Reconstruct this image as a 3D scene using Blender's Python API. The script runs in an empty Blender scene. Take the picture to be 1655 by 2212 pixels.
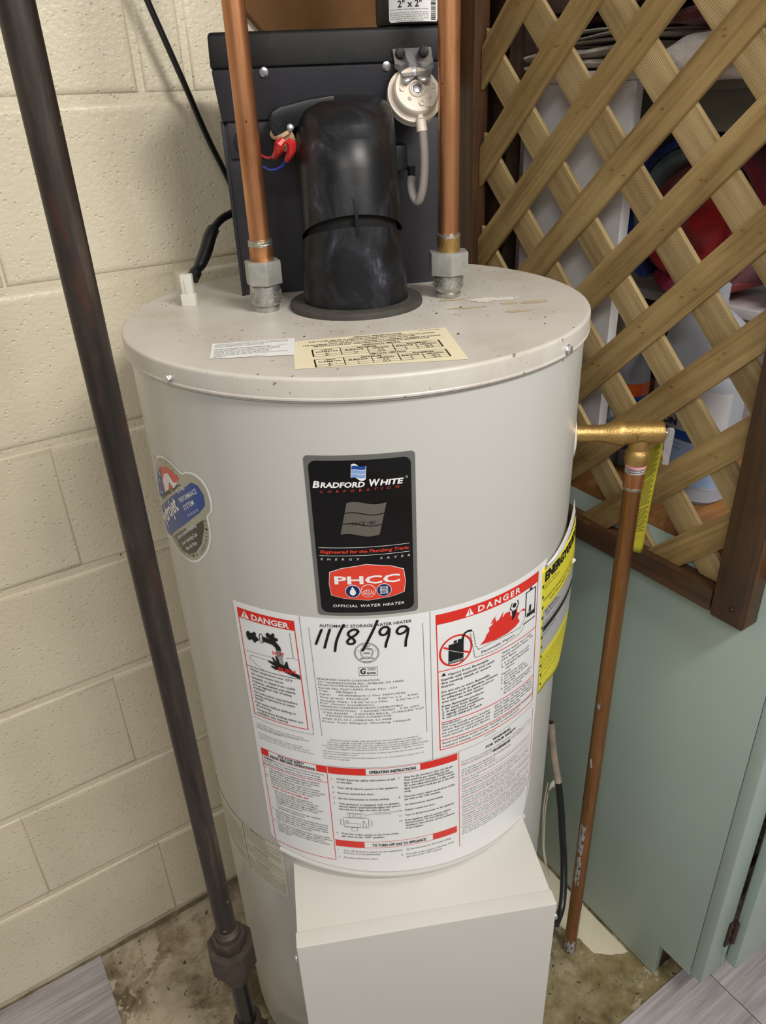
import bpy, bmesh, math, random
from mathutils import Vector, Matrix, noise
C = bpy.context.scene.collection
sc = bpy.context.scene
PI = math.pi

# ------------------------------------------------------------------ camera, world, lights, exposure
cam_d = bpy.data.cameras.new('camera'); cam = bpy.data.objects.new('camera', cam_d); C.objects.link(cam)
cam_d.sensor_fit = 'HORIZONTAL'; cam_d.sensor_width = 36.0; cam_d.lens = 1618.34 / 1655 * 36
cam_d.clip_start = 0.02
_r0, _r1, _r2 = [(0.83714, -0.54564, -0.03844), (-0.29128, -0.38521, -0.87565), (0.46298, 0.74424, -0.48141)]
cam.matrix_world = Matrix(((_r0[0], -_r1[0], -_r2[0], 0), (_r0[1], -_r1[1], -_r2[1], 0), (_r0[2], -_r1[2], -_r2[2], 1.4174), (0, 0, 0, 1)))
sc.camera = cam
sc.view_settings.view_transform = 'Standard'; sc.view_settings.look = 'None'
sc.view_settings.exposure = 0.06; sc.view_settings.gamma = 1.0; sc.view_settings.use_curve_mapping = False
w = bpy.data.worlds.new('world'); sc.world = w; w.use_nodes = True
w.node_tree.nodes['Background'].inputs[0].default_value = (0.78, 0.76, 0.72, 1)
w.node_tree.nodes['Background'].inputs[1].default_value = 0.36
def area(name, loc, target, sx, sy, power, col):
    d = bpy.data.lights.new(name, 'AREA'); d.shape = 'RECTANGLE'; d.size = sx; d.size_y = sy; d.energy = power; d.color = col
    o = bpy.data.objects.new(name, d); C.objects.link(o); o.location = loc
    o.rotation_euler = (Vector(target) - Vector(loc)).to_track_quat('-Z', 'Y').to_euler(); return o
area('ceiling_lamp', (0.50, -0.65, 2.42), (0.5, 0.55, 0.9), 0.6, 0.18, 22, (1.0, 0.972, 0.925))
area('ceiling_lamp', (-0.75, -0.80, 2.42), (0.5, 0.6, 0.6), 1.0, 0.3, 13, (1.0, 0.972, 0.925))
area('ceiling_lamp', (0.9, -1.4, 2.42), (0.6, 0.6, 0.4), 0.6, 0.2, 9, (1.0, 0.972, 0.925))

# ------------------------------------------------------------------ helpers
def lin(c):
    return tuple((v/255/12.92 if v/255 <= 0.04045 else ((v/255+0.055)/1.055)**2.4) for v in c)
class N:
    def __init__(s, name):
        s.m = bpy.data.materials.new(name); s.m.use_nodes = True; s.t = s.m.node_tree; s.b = s.t.nodes['Principled BSDF']
        s.tc = s.t.nodes.new('ShaderNodeTexCoord')
    def n(s, typ, **k):
        x = s.t.nodes.new('ShaderNode' + typ)
        for a, v in k.items():
            if a.startswith('i_'): x.inputs[a[2:].replace('_', ' ')].default_value = v
            else: setattr(x, a, v)
        return x
    def l(s, a, b): s.t.links.new(a, b)
    def coord(s, stretch=(1, 1, 1), kind='Object', rand=False):
        mp = s.n('Mapping'); mp.inputs['Scale'].default_value = stretch; s.l(s.tc.outputs[kind], mp.inputs[0])
        if rand:
            oi = s.n('ObjectInfo'); mu = s.n('Math', operation='MULTIPLY'); mu.inputs[1].default_value = 37.0
            s.l(oi.outputs['Random'], mu.inputs[0]); cb = s.n('CombineXYZ'); s.l(mu.outputs[0], cb.inputs[0]); s.l(mu.outputs[0], cb.inputs[1]); s.l(cb.outputs[0], mp.inputs['Location'])
        return mp.outputs[0]
    def noise(s, vec, scale, detail=4, rough=0.55, dist=0.0):
        x = s.n('TexNoise', i_Scale=scale, i_Detail=detail, i_Roughness=rough, i_Distortion=dist); s.l(vec, x.inputs['Vector']); return x.outputs[0]
    def ramp(s, fac, stops):
        x = s.n('ValToRGB'); e = x.color_ramp.elements
        while len(e) < len(stops): e.new(0.5)
        for i, (p, c) in enumerate(stops): e[i].position = p; e[i].color = (*c, 1) if len(c) == 3 else c
        s.l(fac, x.inputs[0]); return x.outputs[0]
    def mix(s, fac, a, b):
        x = s.n('Mix', data_type='RGBA')
        if isinstance(fac, float): x.inputs[0].default_value = fac
        else: s.l(fac, x.inputs[0])
        for i, v in ((6, a), (7, b)):
            if isinstance(v, tuple): x.inputs[i].default_value = (*v, 1)
            else: s.l(v, x.inputs[i])
        return x.outputs[2]
    def bump(s, h, strength, dist=0.001):
        x = s.n('Bump', i_Strength=strength, i_Distance=dist); s.l(h, x.inputs['Height'])
        if s.b.inputs['Normal'].is_linked: s.l(s.b.inputs['Normal'].links[0].from_socket, x.inputs['Normal'])
        s.l(x.outputs[0], s.b.inputs['Normal'])
    def base(s, c):
        if isinstance(c, tuple): s.b.inputs['Base Color'].default_value = (*c, 1)
        else: s.l(c, s.b.inputs['Base Color'])
    def p(s, **k):
        for a, v in k.items(): s.b.inputs[a.replace('_', ' ')].default_value = v
        return s
def simple(name, col, rough=0.5, metal=0.0, var=0.12, vs=30, bump=0.0, bs=150, **k):
    m = N(name); v = m.coord(); c = lin(col)
    m.base(m.ramp(m.noise(v, vs), [(0.3, tuple(x*(1-var) for x in c)), (0.7, tuple(min(1, x*(1+var)) for x in c))]))
    m.p(Roughness=rough, Metallic=metal, **k)
    if bump: m.bump(m.noise(v, bs, 3), bump, 0.0006)
    return m.m
M = {}
def block_paint():
    m = N('painted_block'); v = m.coord()
    m.base(m.ramp(m.noise(v, 5, 5), [(0.3, lin((212, 201, 176))), (0.7, lin((222, 212, 188)))])); m.p(Roughness=0.36)
    sp = m.noise(m.coord((1, 1, 1)), 95, 2); spk = m.ramp(sp, [(0.745, (0, 0, 0)), (0.765, (1, 1, 1))])
    old = m.b.inputs['Base Color'].links[0].from_socket
    m.base(m.mix(spk, old, lin((120, 105, 80))))
    m.bump(m.noise(v, 10, 3), 0.35, 0.004)
    m.bump(m.noise(m.coord((1, 1, 1.1)), 150, 3, 0.55), 0.7, 0.0016)
    pit = m.n('TexVoronoi', i_Scale=95.0); m.l(m.coord((1, 1, 1.3)), pit.inputs['Vector'])
    m.bump(m.ramp(pit.outputs['Distance'], [(0.0, (0, 0, 0)), (0.24, (1, 1, 1))]), 0.8, 0.0014)
    return m.m
M['block'] = block_paint()
M['mortar'] = simple('painted_mortar', (214, 201, 170), 0.45, var=0.03, bump=0.5, bs=120)
def jacket(name, dirt):
    m = N(name); v = m.coord(); c = lin((198, 196, 190)) if not dirt else lin((206, 200, 191))
    col = m.ramp(m.noise(v, 4, 3), [(0.3, tuple(x*0.97 for x in c)), (0.7, c)])
    if dirt:
        n1 = m.ramp(m.noise(v, 9, 6, 0.65), [(0.46, (0, 0, 0)), (0.72, (0.8, 0.8, 0.8))])
        col = m.mix(n1, col, lin((184, 174, 160)))
        n2 = m.ramp(m.noise(v, 160, 3, 0.5), [(0.68, (0, 0, 0)), (0.72, (1, 1, 1))])
        n3 = m.ramp(m.noise(v, 7, 2), [(0.45, (0, 0, 0)), (0.6, (1, 1, 1))])
        mm = m.n('Math', operation='MULTIPLY'); m.l(n2, mm.inputs[0]); m.l(n3, mm.inputs[1])
        col = m.mix(mm.outputs[0], col, lin((92, 70, 48)))
    m.base(col); m.p(Roughness=0.36 if dirt else 0.27, Specular_IOR_Level=0.5)
    m.bump(m.noise(v, 400, 2), 0.06, 0.0004)
    return m.m
M['jacket'] = jacket('grey_enamel', False); M['lid'] = jacket('dusty_grey_enamel', True)
M['white_enamel'] = simple('control_box_enamel', (208, 204, 197), 0.25, var=0.02, vs=6, bump=0.05, bs=500)
M['white_paper'] = simple('label_paper', (236, 236, 236), 0.4, var=0.01)
M['cream_paper'] = simple('aged_label_paper', (232, 222, 190), 0.5, var=0.03)
M['dim_paper'] = simple('dull_label_paper', (204, 200, 182), 0.6, var=0.04)
M['ink'] = simple('black_ink', (18, 18, 20), 0.5, var=0)
M['grey_ink'] = simple('grey_ink', (85, 85, 88), 0.5, var=0)
M['red_ink'] = simple('red_ink', (222, 45, 32), 0.4, var=0)
M['marker'] = simple('marker_ink', (10, 10, 12), 0.3, var=0)
M['label_black'] = simple('glossy_black_label', (12, 12, 14), 0.12, var=0.05)
M['label_silver'] = simple('silver_label', (118, 118, 114), 0.35, 0.3, var=0.03)
M['print_white'] = simple('white_print', (240, 240, 240), 0.3, var=0)
M['print_grey'] = simple('grey_print', (98, 94, 86), 0.3, var=0.02)
M['print_red'] = simple('orange_red_print', (226, 66, 46), 0.25, var=0)
M['print_blue'] = simple('blue_print', (30, 70, 150), 0.3, var=0)
M['print_lightblue'] = simple('light_blue_print', (130, 165, 215), 0.3, var=0)
M['print_navy'] = simple('navy_print', (22, 40, 92), 0.3, var=0)
M['sticker_silver'] = simple('sticker_silver', (176, 174, 158), 0.35, 0.2, var=0.05)
M['sticker_dark'] = simple('sticker_dark', (58, 56, 50), 0.3, var=0)
M['yellow_paper'] = simple('yellow_paper', (226, 216, 60), 0.55, var=0.03)
M['tag_yellow'] = simple('yellow_tag', (176, 166, 44), 0.4, var=0.05)
M['black_plastic'] = simple('black_plastic', (42, 41, 47), 0.45, var=0.12, vs=14, bump=0.15, bs=600)
def snork():
    m = N('dusty_black_plastic'); v = m.coord((1, 1, 0.6))
    m.base(m.ramp(m.noise(v, 22, 8, 0.68, 0.8), [(0.48, lin((20, 20, 23))), (0.60, lin((40, 40, 46))), (0.74, lin((96, 98, 110)))]))
    m.p(Roughness=0.36, Specular_IOR_Level=0.35); m.bump(m.noise(v, 60, 3), 0.1, 0.0008); return m.m
M['snorkel'] = snork()
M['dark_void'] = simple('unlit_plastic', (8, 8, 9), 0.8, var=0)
M['rubber'] = simple('grey_rubber', (66, 63, 58), 0.7, var=0.2, vs=60, bump=0.4, bs=200)
M['cable'] = simple('black_cable', (16, 16, 17), 0.32, var=0.2, vs=80)
M['coupling'] = simple('black_rubber', (22, 22, 23), 0.5, var=0.1)
def cover_mat():
    m = N('scuffed_black_cover'); v = m.coord((1, 1, 1.5))
    m.base(m.ramp(m.noise(v, 16, 8, 0.7, 0.8), [(0.54, lin((13, 13, 14))), (0.66, lin((32, 32, 35))), (0.8, lin((80, 80, 84)))])); m.p(Roughness=0.5, Specular_IOR_Level=0.3); return m.m
M['cover'] = cover_mat()
M['cream_plastic'] = simple('cream_plastic', (226, 214, 198), 0.35, var=0.03)
M['white_plastic'] = simple('white_plastic', (214, 212, 200), 0.4, var=0.04)
M['zinc'] = simple('zinc_plate', (214, 214, 216), 0.28, 0.85, var=0.1, vs=120, bump=0.1)
M['steel'] = simple('galvanised_steel', (184, 184, 180), 0.36, 0.9, var=0.2, vs=200, bump=0.5, bs=500)
M['nut'] = simple('galvanised_nut', (176, 176, 170), 0.45, 0.55, var=0.12, vs=90, bump=0.2)
M['solder'] = simple('solder', (188, 182, 170), 0.3, 0.9, var=0.3, vs=300, bump=1.0, bs=600)
def copper(name, a, b, corr):
    m = N(name); v = m.coord((1, 1, 0.16))
    col = m.ramp(m.noise(v, 50, 5, 0.6, 0.4), [(0.3, lin(a)), (0.7, lin(b))])
    sp = m.ramp(m.noise(m.coord(), 130, 2), [(0.72, (0, 0, 0)), (0.75, (1, 1, 1))]); col = m.mix(sp, col, lin((96, 56, 34)))
    if corr:
        pz = m.ramp(m.noise(m.coord((1, 1, 0.35)), 26, 4, 0.6), [(0.6, (0, 0, 0)), (0.63, (1, 1, 1))])
        col = m.mix(pz, col, lin((150, 154, 156)))
    m.base(col); m.p(Roughness=0.34, Metallic=0.85); m.bump(m.noise(v, 120, 3), 0.15, 0.0005); return m.m
M['copper'] = copper('tarnished_copper', (164, 106, 68), (212, 152, 108), False)
M['copper_dull'] = copper('dull_copper', (140, 97, 60), (170, 122, 78), False)
M['verdigris'] = simple('verdigris', (148, 152, 154), 0.8, var=0.45, vs=160, bump=1.0, bs=300)
M['brass'] = simple('cast_brass', (184, 150, 92), 0.42, 0.85, var=0.2, vs=60, bump=0.8, bs=420)
M['pink'] = simple('pink_thread_tape', (236, 160, 172), 0.6, var=0.05)
def blackpipe():
    m = N('black_iron'); v = m.coord((1, 1, 0.12))
    col = m.ramp(m.noise(v, 60, 6, 0.6), [(0.3, lin((32, 27, 25))), (0.55, lin((58, 50, 45))), (0.8, lin((104, 90, 78)))])
    r = m.ramp(m.noise(m.coord((1, 1, 0.25)), 45, 5), [(0.56, (0, 0, 0)), (0.7, (1, 1, 1))]); col = m.mix(r, col, lin((78, 48, 36)))
    s2 = m.ramp(m.noise(m.coord(), 70, 2), [(0.73, (0, 0, 0)), (0.76, (1, 1, 1))]); col = m.mix(s2, col, lin((150, 118, 88)))
    m.base(col); m.p(Roughness=0.42, Metallic=0.25); m.bump(m.noise(v, 160, 3), 0.3, 0.0006); return m.m
M['iron'] = blackpipe()
M['cast_iron'] = simple('rusty_cast_iron', (70, 60, 52), 0.55, 0.15, var=0.25, vs=60, bump=0.5, bs=220)
def wood(name, cols, rough, ridge, sc_=1.0, rnd=True):
    m = N(name); v = m.coord((3, 70*sc_, 70*sc_), rand=rnd)
    n = m.noise(v, 1.0, 5, 0.6, 0.6)
    big = m.noise(m.coord((4, 9, 9), rand=rnd), 1.6, 4, 0.6)
    ad = m.n('Math', operation='ADD'); mu = m.n('Math', operation='MULTIPLY'); mu.inputs[1].default_value = 0.55
    m.l(n, mu.inputs[0]); mu2 = m.n('Math', operation='MULTIPLY'); mu2.inputs[1].default_value = 0.45; m.l(big, mu2.inputs[0])
    m.l(mu.outputs[0], ad.inputs[0]); m.l(mu2.outputs[0], ad.inputs[1])
    m.base(m.ramp(ad.outputs[0], [(0.38, lin(cols[0])), (0.5, lin(cols[1])), (0.62, lin(cols[2]))])); m.p(Roughness=rough)
    kn = m.n('TexVoronoi', i_Scale=7.0); m.l(m.coord((1, 1.6, 1.6), rand=rnd), kn.inputs['Vector'])
    old = m.b.inputs['Base Color'].links[0].from_socket
    m.base(m.mix(m.ramp(kn.outputs['Distance'], [(0.03, (0.75,)*3), (0.06, (0, 0, 0))]), old, lin((96, 66, 34))))
    wv = m.n('TexWave', i_Scale=1.0, i_Distortion=3.0, i_Detail=2.0, bands_direction='Y'); m.l(m.coord((2.0, 150*sc_, 150*sc_), rand=rnd), wv.inputs['Vector'])
    m.bump(wv.outputs[1], ridge, 0.0006); m.bump(n, ridge, 0.0008); return m.m
M['lattice'] = wood('weathered_lattice_wood', ((134, 108, 64), (168, 140, 90), (190, 163, 110)), 0.5, 0.9)
M['lattice_back'] = wood('smooth_lattice_wood', ((140, 117, 77), (170, 146, 102), (190, 166, 122)), 0.6, 0.3)
M['stain'] = wood('dark_stained_wood', ((50, 33, 21), (73, 49, 31), (92, 64, 42)), 0.42, 0.15, 0.7)
M['stain_dark'] = wood('very_dark_wood', ((30, 20, 13), (48, 32, 21), (62, 42, 28)), 0.5, 0.15, 0.7)
M['shelf_wood'] = wood('pine_shelf', ((120, 80, 42), (150, 104, 58), (168, 120, 70)), 0.5, 0.1, 0.6)
M['brown_board'] = simple('brown_hardboard', (112, 76, 38), 0.7, var=0.1, vs=40, bump=0.3, bs=400)
M['green'] = simple('sage_green_paint', (166, 182, 172), 0.36, var=0.04, vs=5, bump=0.12, bs=60)
M['white_board'] = simple('white_laminate', (226, 224, 224), 0.4, var=0.02)
M['grey_bin'] = simple('charcoal_plastic', (134, 134, 126), 0.3, var=0.05)
M['hinge'] = simple('aged_bronze', (72, 54, 40), 0.45, 0.6, var=0.4, vs=200, bump=0.5, bs=400)
def concrete():
    m = N('stained_concrete'); v = m.coord()
    a = m.noise(v, 9, 9, 0.72, 0.15)
    olive = m.ramp(a, [(0.36, lin((92, 80, 50))), (0.48, lin((126, 112, 76))), (0.62, lin((154, 140, 106)))])
    pale = m.ramp(a, [(0.38, lin((96, 82, 58))), (0.46, lin((140, 126, 102))), (0.54, lin((168, 155, 132))), (0.64, lin((188, 176, 154)))])
    sx = m.n('SeparateXYZ'); m.l(m.coord(), sx.inputs[0]); ad = m.n('Math', operation='MULTIPLY_ADD'); ad.inputs[1].default_value = 2.2; ad.inputs[2].default_value = -0.62
    m.l(sx.outputs[0], ad.inputs[0]); ad2 = m.n('Math', operation='ADD', use_clamp=True); m.l(ad.outputs[0], ad2.inputs[0])
    nz = m.n('Math', operation='MULTIPLY_ADD'); nz.inputs[1].default_value = 1.2; nz.inputs[2].default_value = -0.6; m.l(m.noise(v, 6, 5), nz.inputs[0]); m.l(nz.outputs[0], ad2.inputs[1])
    col = m.mix(ad2.outputs[0], pale, olive)
    b = m.ramp(m.noise(v, 14, 9, 0.75, 0.3), [(0.525, (0, 0, 0)), (0.55, (0.9, 0.9, 0.9))]); b2 = m.ramp(m.noise(v, 4.0, 3), [(0.42, (0, 0, 0)), (0.52, (1, 1, 1))])
    mm = m.n('Math', operation='MULTIPLY'); m.l(b, mm.inputs[0]); m.l(b2, mm.inputs[1]); col = m.mix(mm.outputs[0], col, lin((186, 174, 152)))
    sp = m.ramp(m.noise(v, 70, 4, 0.6), [(0.64, (0, 0, 0)), (0.68, (1, 1, 1))]); col = m.mix(sp, col, lin((74, 60, 42)))
    m.base(col); m.p(Roughness=0.42); m.bump(a, 0.4, 0.003); m.bump(m.noise(v, 120, 4), 0.35, 0.0015); return m.m
M['concrete'] = concrete()
M['cream_patch'] = simple('old_cream_paint', (216, 206, 182), 0.55, var=0.06, vs=25, bump=0.3, bs=80)
def plank():
    m = N('grey_vinyl_plank'); v = m.coord((4, 150, 1), rand=True)
    n = m.noise(v, 1.0, 7, 0.65, 0.2); b = m.noise(m.coord((2, 12, 1), rand=True), 1.5, 5, 0.6)
    ad = m.n('Math', operation='ADD'); m.l(n, ad.inputs[0]); m.l(b, ad.inputs[1])
    mu = m.n('Math', operation='MULTIPLY'); mu.inputs[1].default_value = 0.5; m.l(ad.outputs[0], mu.inputs[0])
    m.base(m.ramp(mu.outputs[0], [(0.36, lin((128, 120, 121))), (0.5, lin((164, 157, 158))), (0.64, lin((190, 184, 186)))]))
    m.p(Roughness=0.5); m.bump(n, 0.4, 0.0008); return m.m
M['plank'] = plank()
def terry(name, a, b, vs=9.0):
    m = N(name); v = m.coord()
    m.base(m.ramp(m.noise(v, vs, 3), [(0.4, lin(a)), (0.6, lin(b))])); m.p(Roughness=0.95, Sheen_Weight=0.3)
    m.bump(m.noise(v, 700, 3), 0.8, 0.002); m.bump(m.noise(v, 40, 3), 0.5, 0.004); return m.m
M['t_white'] = terry('white_terry', (205, 198, 192), (228, 222, 216)); M['t_cream'] = terry('cream_knit', (196, 188, 172), (216, 208, 192))
M['t_red'] = terry('red_terry', (168, 24, 28), (206, 40, 36)); M['t_maroon'] = terry('maroon_terry', (96, 14, 26), (126, 26, 44))
M['t_blue'] = terry('blue_terry', (22, 52, 132), (34, 78, 178)); M['t_teal'] = terry('pale_teal_terry', (128, 160, 162), (158, 188, 188))
M['t_rose'] = terry('rose_terry', (120, 28, 46), (156, 52, 76)); M['t_pink'] = terry('pink_striped_terry', (176, 26, 54), (208, 74, 140), 26.0)
def glass(name, col, rough, alpha_mix=0.6):
    m = N(name); m.base(lin(col)); m.p(Roughness=rough, Transmission_Weight=alpha_mix, IOR=1.2); return m.m
M['jug'] = glass('frosted_plastic', (196, 200, 210), 0.35, 0.45)
M['tube'] = glass('clear_vinyl', (196, 190, 184), 0.18, 0.45)
M['orange'] = simple('orange_print', (206, 90, 30), 0.4, var=0.2)
M['blue_label'] = simple('blue_label', (34, 74, 140), 0.35, var=0.1)
M['pale_blue'] = simple('pale_blue_label', (140, 164, 200), 0.35, var=0.1)
M['grey_label'] = simple('pale_grey_label', (178, 176, 178), 0.4, var=0.05)
M['red_plastic'] = simple('red_vinyl', (190, 36, 36), 0.35, var=0.1)
M['blue_wire'] = simple('blue_wire', (30, 60, 170), 0.35, var=0)
M['beige'] = simple('beige_plastic', (206, 178, 142), 0.4, var=0.05)
M['cardboard'] = simple('cardboard', (128, 92, 60), 0.7, var=0.05)
M['beige_wire'] = simple('cream_wire', (200, 190, 168), 0.5, var=0.05)

def link(name, bm, m, parent=None, smooth=True, kind=None, label=None, ang=35):
    me = bpy.data.meshes.new(name); bm.to_mesh(me); bm.free()
    o = bpy.data.objects.new(name, me); C.objects.link(o); me.materials.append(M[m] if isinstance(m, str) else m)
    if smooth:
        me.polygons.foreach_set('use_smooth', [True]*len(me.polygons)); me.set_sharp_from_angle(angle=math.radians(ang))
    if parent: o.parent = parent
    if kind: o['kind'] = kind
    if label: o['label'] = label
    return o
def thing(name, label, cat, loc=(0, 0, 0), group=None):
    o = bpy.data.objects.new(name, None); C.objects.link(o); o['label'] = label; o['category'] = cat
    o.empty_display_size = 0.05
    if group: o['group'] = group
    return o
def tag(o, label, cat, group=None):
    o['label'] = label; o['category'] = cat
    if group: o['group'] = group
    return o
def BM(): return bmesh.new()
def box(bm, a, b, bev=0.0, mat=None, seg=2):
    r = bmesh.ops.create_cube(bm, size=1.0); vs = r['verts']
    a, b = Vector(a), Vector(b)
    for v in vs: v.co = Vector([(a[i]+b[i])/2 + v.co[i]*(b[i]-a[i]) for i in range(3)])
    if bev:
        es = list({e for v in vs for e in v.link_edges})
        r2 = bmesh.ops.bevel(bm, geom=es, offset=bev, segments=seg, profile=0.6, affect='EDGES'); vs = list({v for f in r2['faces'] for v in f.verts} | {v for v in vs if v.is_valid})
    if mat is not None: bmesh.ops.transform(bm, matrix=mat, verts=vs)
    return vs
def lathe(bm, prof, cx=0, cy=0, seg=64, mat=None, caps=True, a0=0, a1=2*PI):
    full = abs(a1-a0-2*PI) < 1e-6; rings = []; n = seg if full else seg+1
    for r, z in prof:
        ring = []
        for i in range(n):
            a = a0 + (a1-a0)*i/seg; p = Vector((cx+r*math.cos(a), cy+r*math.sin(a), z))
            if mat is not None: p = mat @ p
            ring.append(bm.verts.new(p))
        rings.append(ring)
    for j in range(len(rings)-1):
        for i in range(seg):
            k = (i+1) % n if full else i+1
            bm.faces.new((rings[j][i], rings[j][k], rings[j+1][k], rings[j+1][i]))
    if caps and full:
        if prof[0][0] > 1e-6: bm.faces.new(list(reversed(rings[0])))
        if prof[-1][0] > 1e-6: bm.faces.new(rings[-1])
    return rings
def axis_mat(p, d):
    d = Vector(d).normalized(); return Matrix.Translation(Vector(p)) @ d.to_track_quat('Z', 'Y').to_matrix().to_4x4()
def smooth_path(pts, n=8):
    pts = [Vector(p) for p in pts]; out = []
    for i in range(len(pts)-1):
        p0 = pts[max(i-1, 0)]; p1 = pts[i]; p2 = pts[i+1]; p3 = pts[min(i+2, len(pts)-1)]
        for k in range(n):
            t = k/n; out.append(0.5*((2*p1)+(-p0+p2)*t+(2*p0-5*p1+4*p2-p3)*t*t+(-p0+3*p1-3*p2+p3)*t**3))
    out.append(pts[-1]); return out
def tube(bm, pts, r, seg=12, rr=None, flat=1.0):
    pts = [Vector(p) for p in pts]; rings = []; up = None
    for i, p in enumerate(pts):
        d = (pts[min(i+1, len(pts)-1)] - pts[max(i-1, 0)]).normalized()
        if up is None: up = d.orthogonal().normalized()
        up = (up - d*up.dot(d)).normalized(); sd = d.cross(up)
        ra = rr[i] if rr else r
        rings.append([bm.verts.new(p + (up*math.cos(2*PI*k/seg) + sd*math.sin(2*PI*k/seg)*flat)*ra) for k in range(seg)])
    for j in range(len(rings)-1):
        for i in range(seg): bm.faces.new((rings[j][i], rings[j][(i+1) % seg], rings[j+1][(i+1) % seg], rings[j+1][i]))
    bm.faces.new(list(reversed(rings[0]))); bm.faces.new(rings[-1])
def prism(bm, poly, h0, h1, mat=None, bev=0):
    lo = [bm.verts.new((x, y, h0)) for x, y in poly]; hi = [bm.verts.new((x, y, h1)) for x, y in poly]; n = len(poly)
    fs = [bm.faces.new(list(reversed(lo))), bm.faces.new(hi)]
    for i in range(n): fs.append(bm.faces.new((lo[i], lo[(i+1) % n], hi[(i+1) % n], hi[i])))
    bmesh.ops.recalc_face_normals(bm, faces=fs); vs = lo+hi
    if bev:
        es = list({e for f in fs for e in f.edges})
        r2 = bmesh.ops.bevel(bm, geom=es, offset=bev, segments=2, profile=0.6, affect='EDGES'); vs = list({v for f in r2['faces'] for v in f.verts} | {v for v in vs if v.is_valid})
    if mat is not None: bmesh.ops.transform(bm, matrix=mat, verts=vs)
def hexnut(bm, p, d, r, h, n=6, rot=0, bore=None):
    m = axis_mat(p, d)
    poly = [(r*math.cos(2*PI*k/n+rot), r*math.sin(2*PI*k/n+rot)) for k in range(n)]
    prism(bm, poly, 0, h, m, bev=min(0.0012, h*0.12))
def blob(bm, c, s, seg=20, ring=12, namp=0.0, nsc=8.0, pw=1.0):
    r = bmesh.ops.create_uvsphere(bm, u_segments=seg, v_segments=ring, radius=1.0)
    for v in r['verts']:
        q = Vector([math.copysign(abs(t)**pw, t) for t in v.co]); p = Vector((c[0]+q[0]*s[0], c[1]+q[1]*s[1], c[2]+q[2]*s[2]))
        if namp: p += v.co*namp*noise.noise(p*nsc)
        v.co = p
# --- the built-in font turned into meshes
_tc = {}
def text_geo(s, sx=1.0, space=1.0, bold=0.0, shear=0.0):
    key = (s, space, bold, shear)
    if key in _tc: return _tc[key]
    cu = bpy.data.curves.new('t', 'FONT'); cu.body = s; cu.size = 1.0; cu.space_character = space; cu.offset = bold; cu.shear = shear
    cu.resolution_u = 2; cu.fill_mode = 'FRONT'
    o = bpy.data.objects.new('t', cu); C.objects.link(o)
    dg = bpy.context.evaluated_depsgraph_get(); me = o.evaluated_get(dg).to_mesh()
    vs = [v.co.copy() for v in me.vertices]; fs = [tuple(p.vertices) for p in me.polygons]
    o.to_mesh_clear(); bpy.data.objects.remove(o); bpy.data.curves.remove(cu)
    _tc[key] = (vs, fs); return _tc[key]
CAP = 0.729
def put_text(bm, fn, s, u0, v, h, u1=None, mode='l', bold=0.0, shear=0.0, space=1.0, slope=0.0, vstretch=1.0):
    """fn(u,v)->Vector; baseline starts at (u0,v); cap height h; if u1 given the line is stretched to end at u1"""
    vs, fs = text_geo(s, 1, space, bold, shear)
    if not vs: return
    x0 = min(p.x for p in vs); x1 = max(p.x for p in vs); k = h/CAP; wd = (x1-x0)*k
    kx = k if u1 is None else (u1-u0)/(x1-x0)
    off = u0 if mode == 'l' or u1 is not None else (u0-wd/2 if mode == 'c' else u0-wd)
    vv = [bm.verts.new(fn(off+(p.x-x0)*kx, v+p.y*k*vstretch+slope*(p.x-x0)*kx)) for p in vs]
    for f in fs:
        try: bm.faces.new([vv[i] for i in f])
        except ValueError: pass
def put_poly(bm, fn, pts, step=0.006):
    t = bmesh.new(); t.faces.new([t.verts.new((x, y, 0)) for x, y in pts])
    x0 = min(p[0] for p in pts); x1 = max(p[0] for p in pts); n = int((x1-x0)/step)
    for i in range(1, n+1):
        bmesh.ops.bisect_plane(t, geom=t.verts[:]+t.edges[:]+t.faces[:], plane_co=(x0+(x1-x0)*i/(n+1), 0, 0), plane_no=(1, 0, 0))
    bmesh.ops.triangulate(t, faces=t.faces[:])
    mp = {v: bm.verts.new(fn(v.co.x, v.co.y)) for v in t.verts}
    for f in t.faces: bm.faces.new([mp[v] for v in f.verts])
    t.free()
def rect(u0, v0, u1, v1): return [(u0, v0), (u1, v0), (u1, v1), (u0, v1)]
def rrect(u0, v0, u1, v1, r, n=5):
    o = []
    for cx_, cy_, a in ((u1-r, v0+r, -90), (u1-r, v1-r, 0), (u0+r, v1-r, 90), (u0+r, v0+r, 180)):
        for k in range(n+1): o.append((cx_+r*math.cos(math.radians(a+90*k/n)), cy_+r*math.sin(math.radians(a+90*k/n))))
    return o
def ell(cx_, cy_, a, b, n=28): return [(cx_+a*math.cos(2*PI*k/n), cy_+b*math.sin(2*PI*k/n)) for k in range(n)]
def stroke(bm, fn, pts, wd, closed=False):
    P = [Vector(p) for p in pts]
    if closed: P.append(P[0])
    L = []; R_ = []
    for i, p in enumerate(P):
        if closed and i in (0, len(P)-1): d = (P[1]-P[-2])
        else: d = P[min(i+1, len(P)-1)]-P[max(i-1, 0)]
        if d.length < 1e-9: d = Vector((1, 0))
        d.normalize(); nn = Vector((-d.y, d.x))*wd/2
        L.append(bm.verts.new(fn(p.x+nn.x, p.y+nn.y))); R_.append(bm.verts.new(fn(p.x-nn.x, p.y-nn.y)))
    for i in range(len(P)-1): bm.faces.new((L[i], R_[i], R_[i+1], L[i+1]))
def line(bm, fn, a, b, wd):
    n = max(1, int(abs(b[0]-a[0])/0.006)); stroke(bm, fn, [(a[0]+(b[0]-a[0])*i/n, a[1]+(b[1]-a[1])*i/n) for i in range(n+1)], wd)
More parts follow.
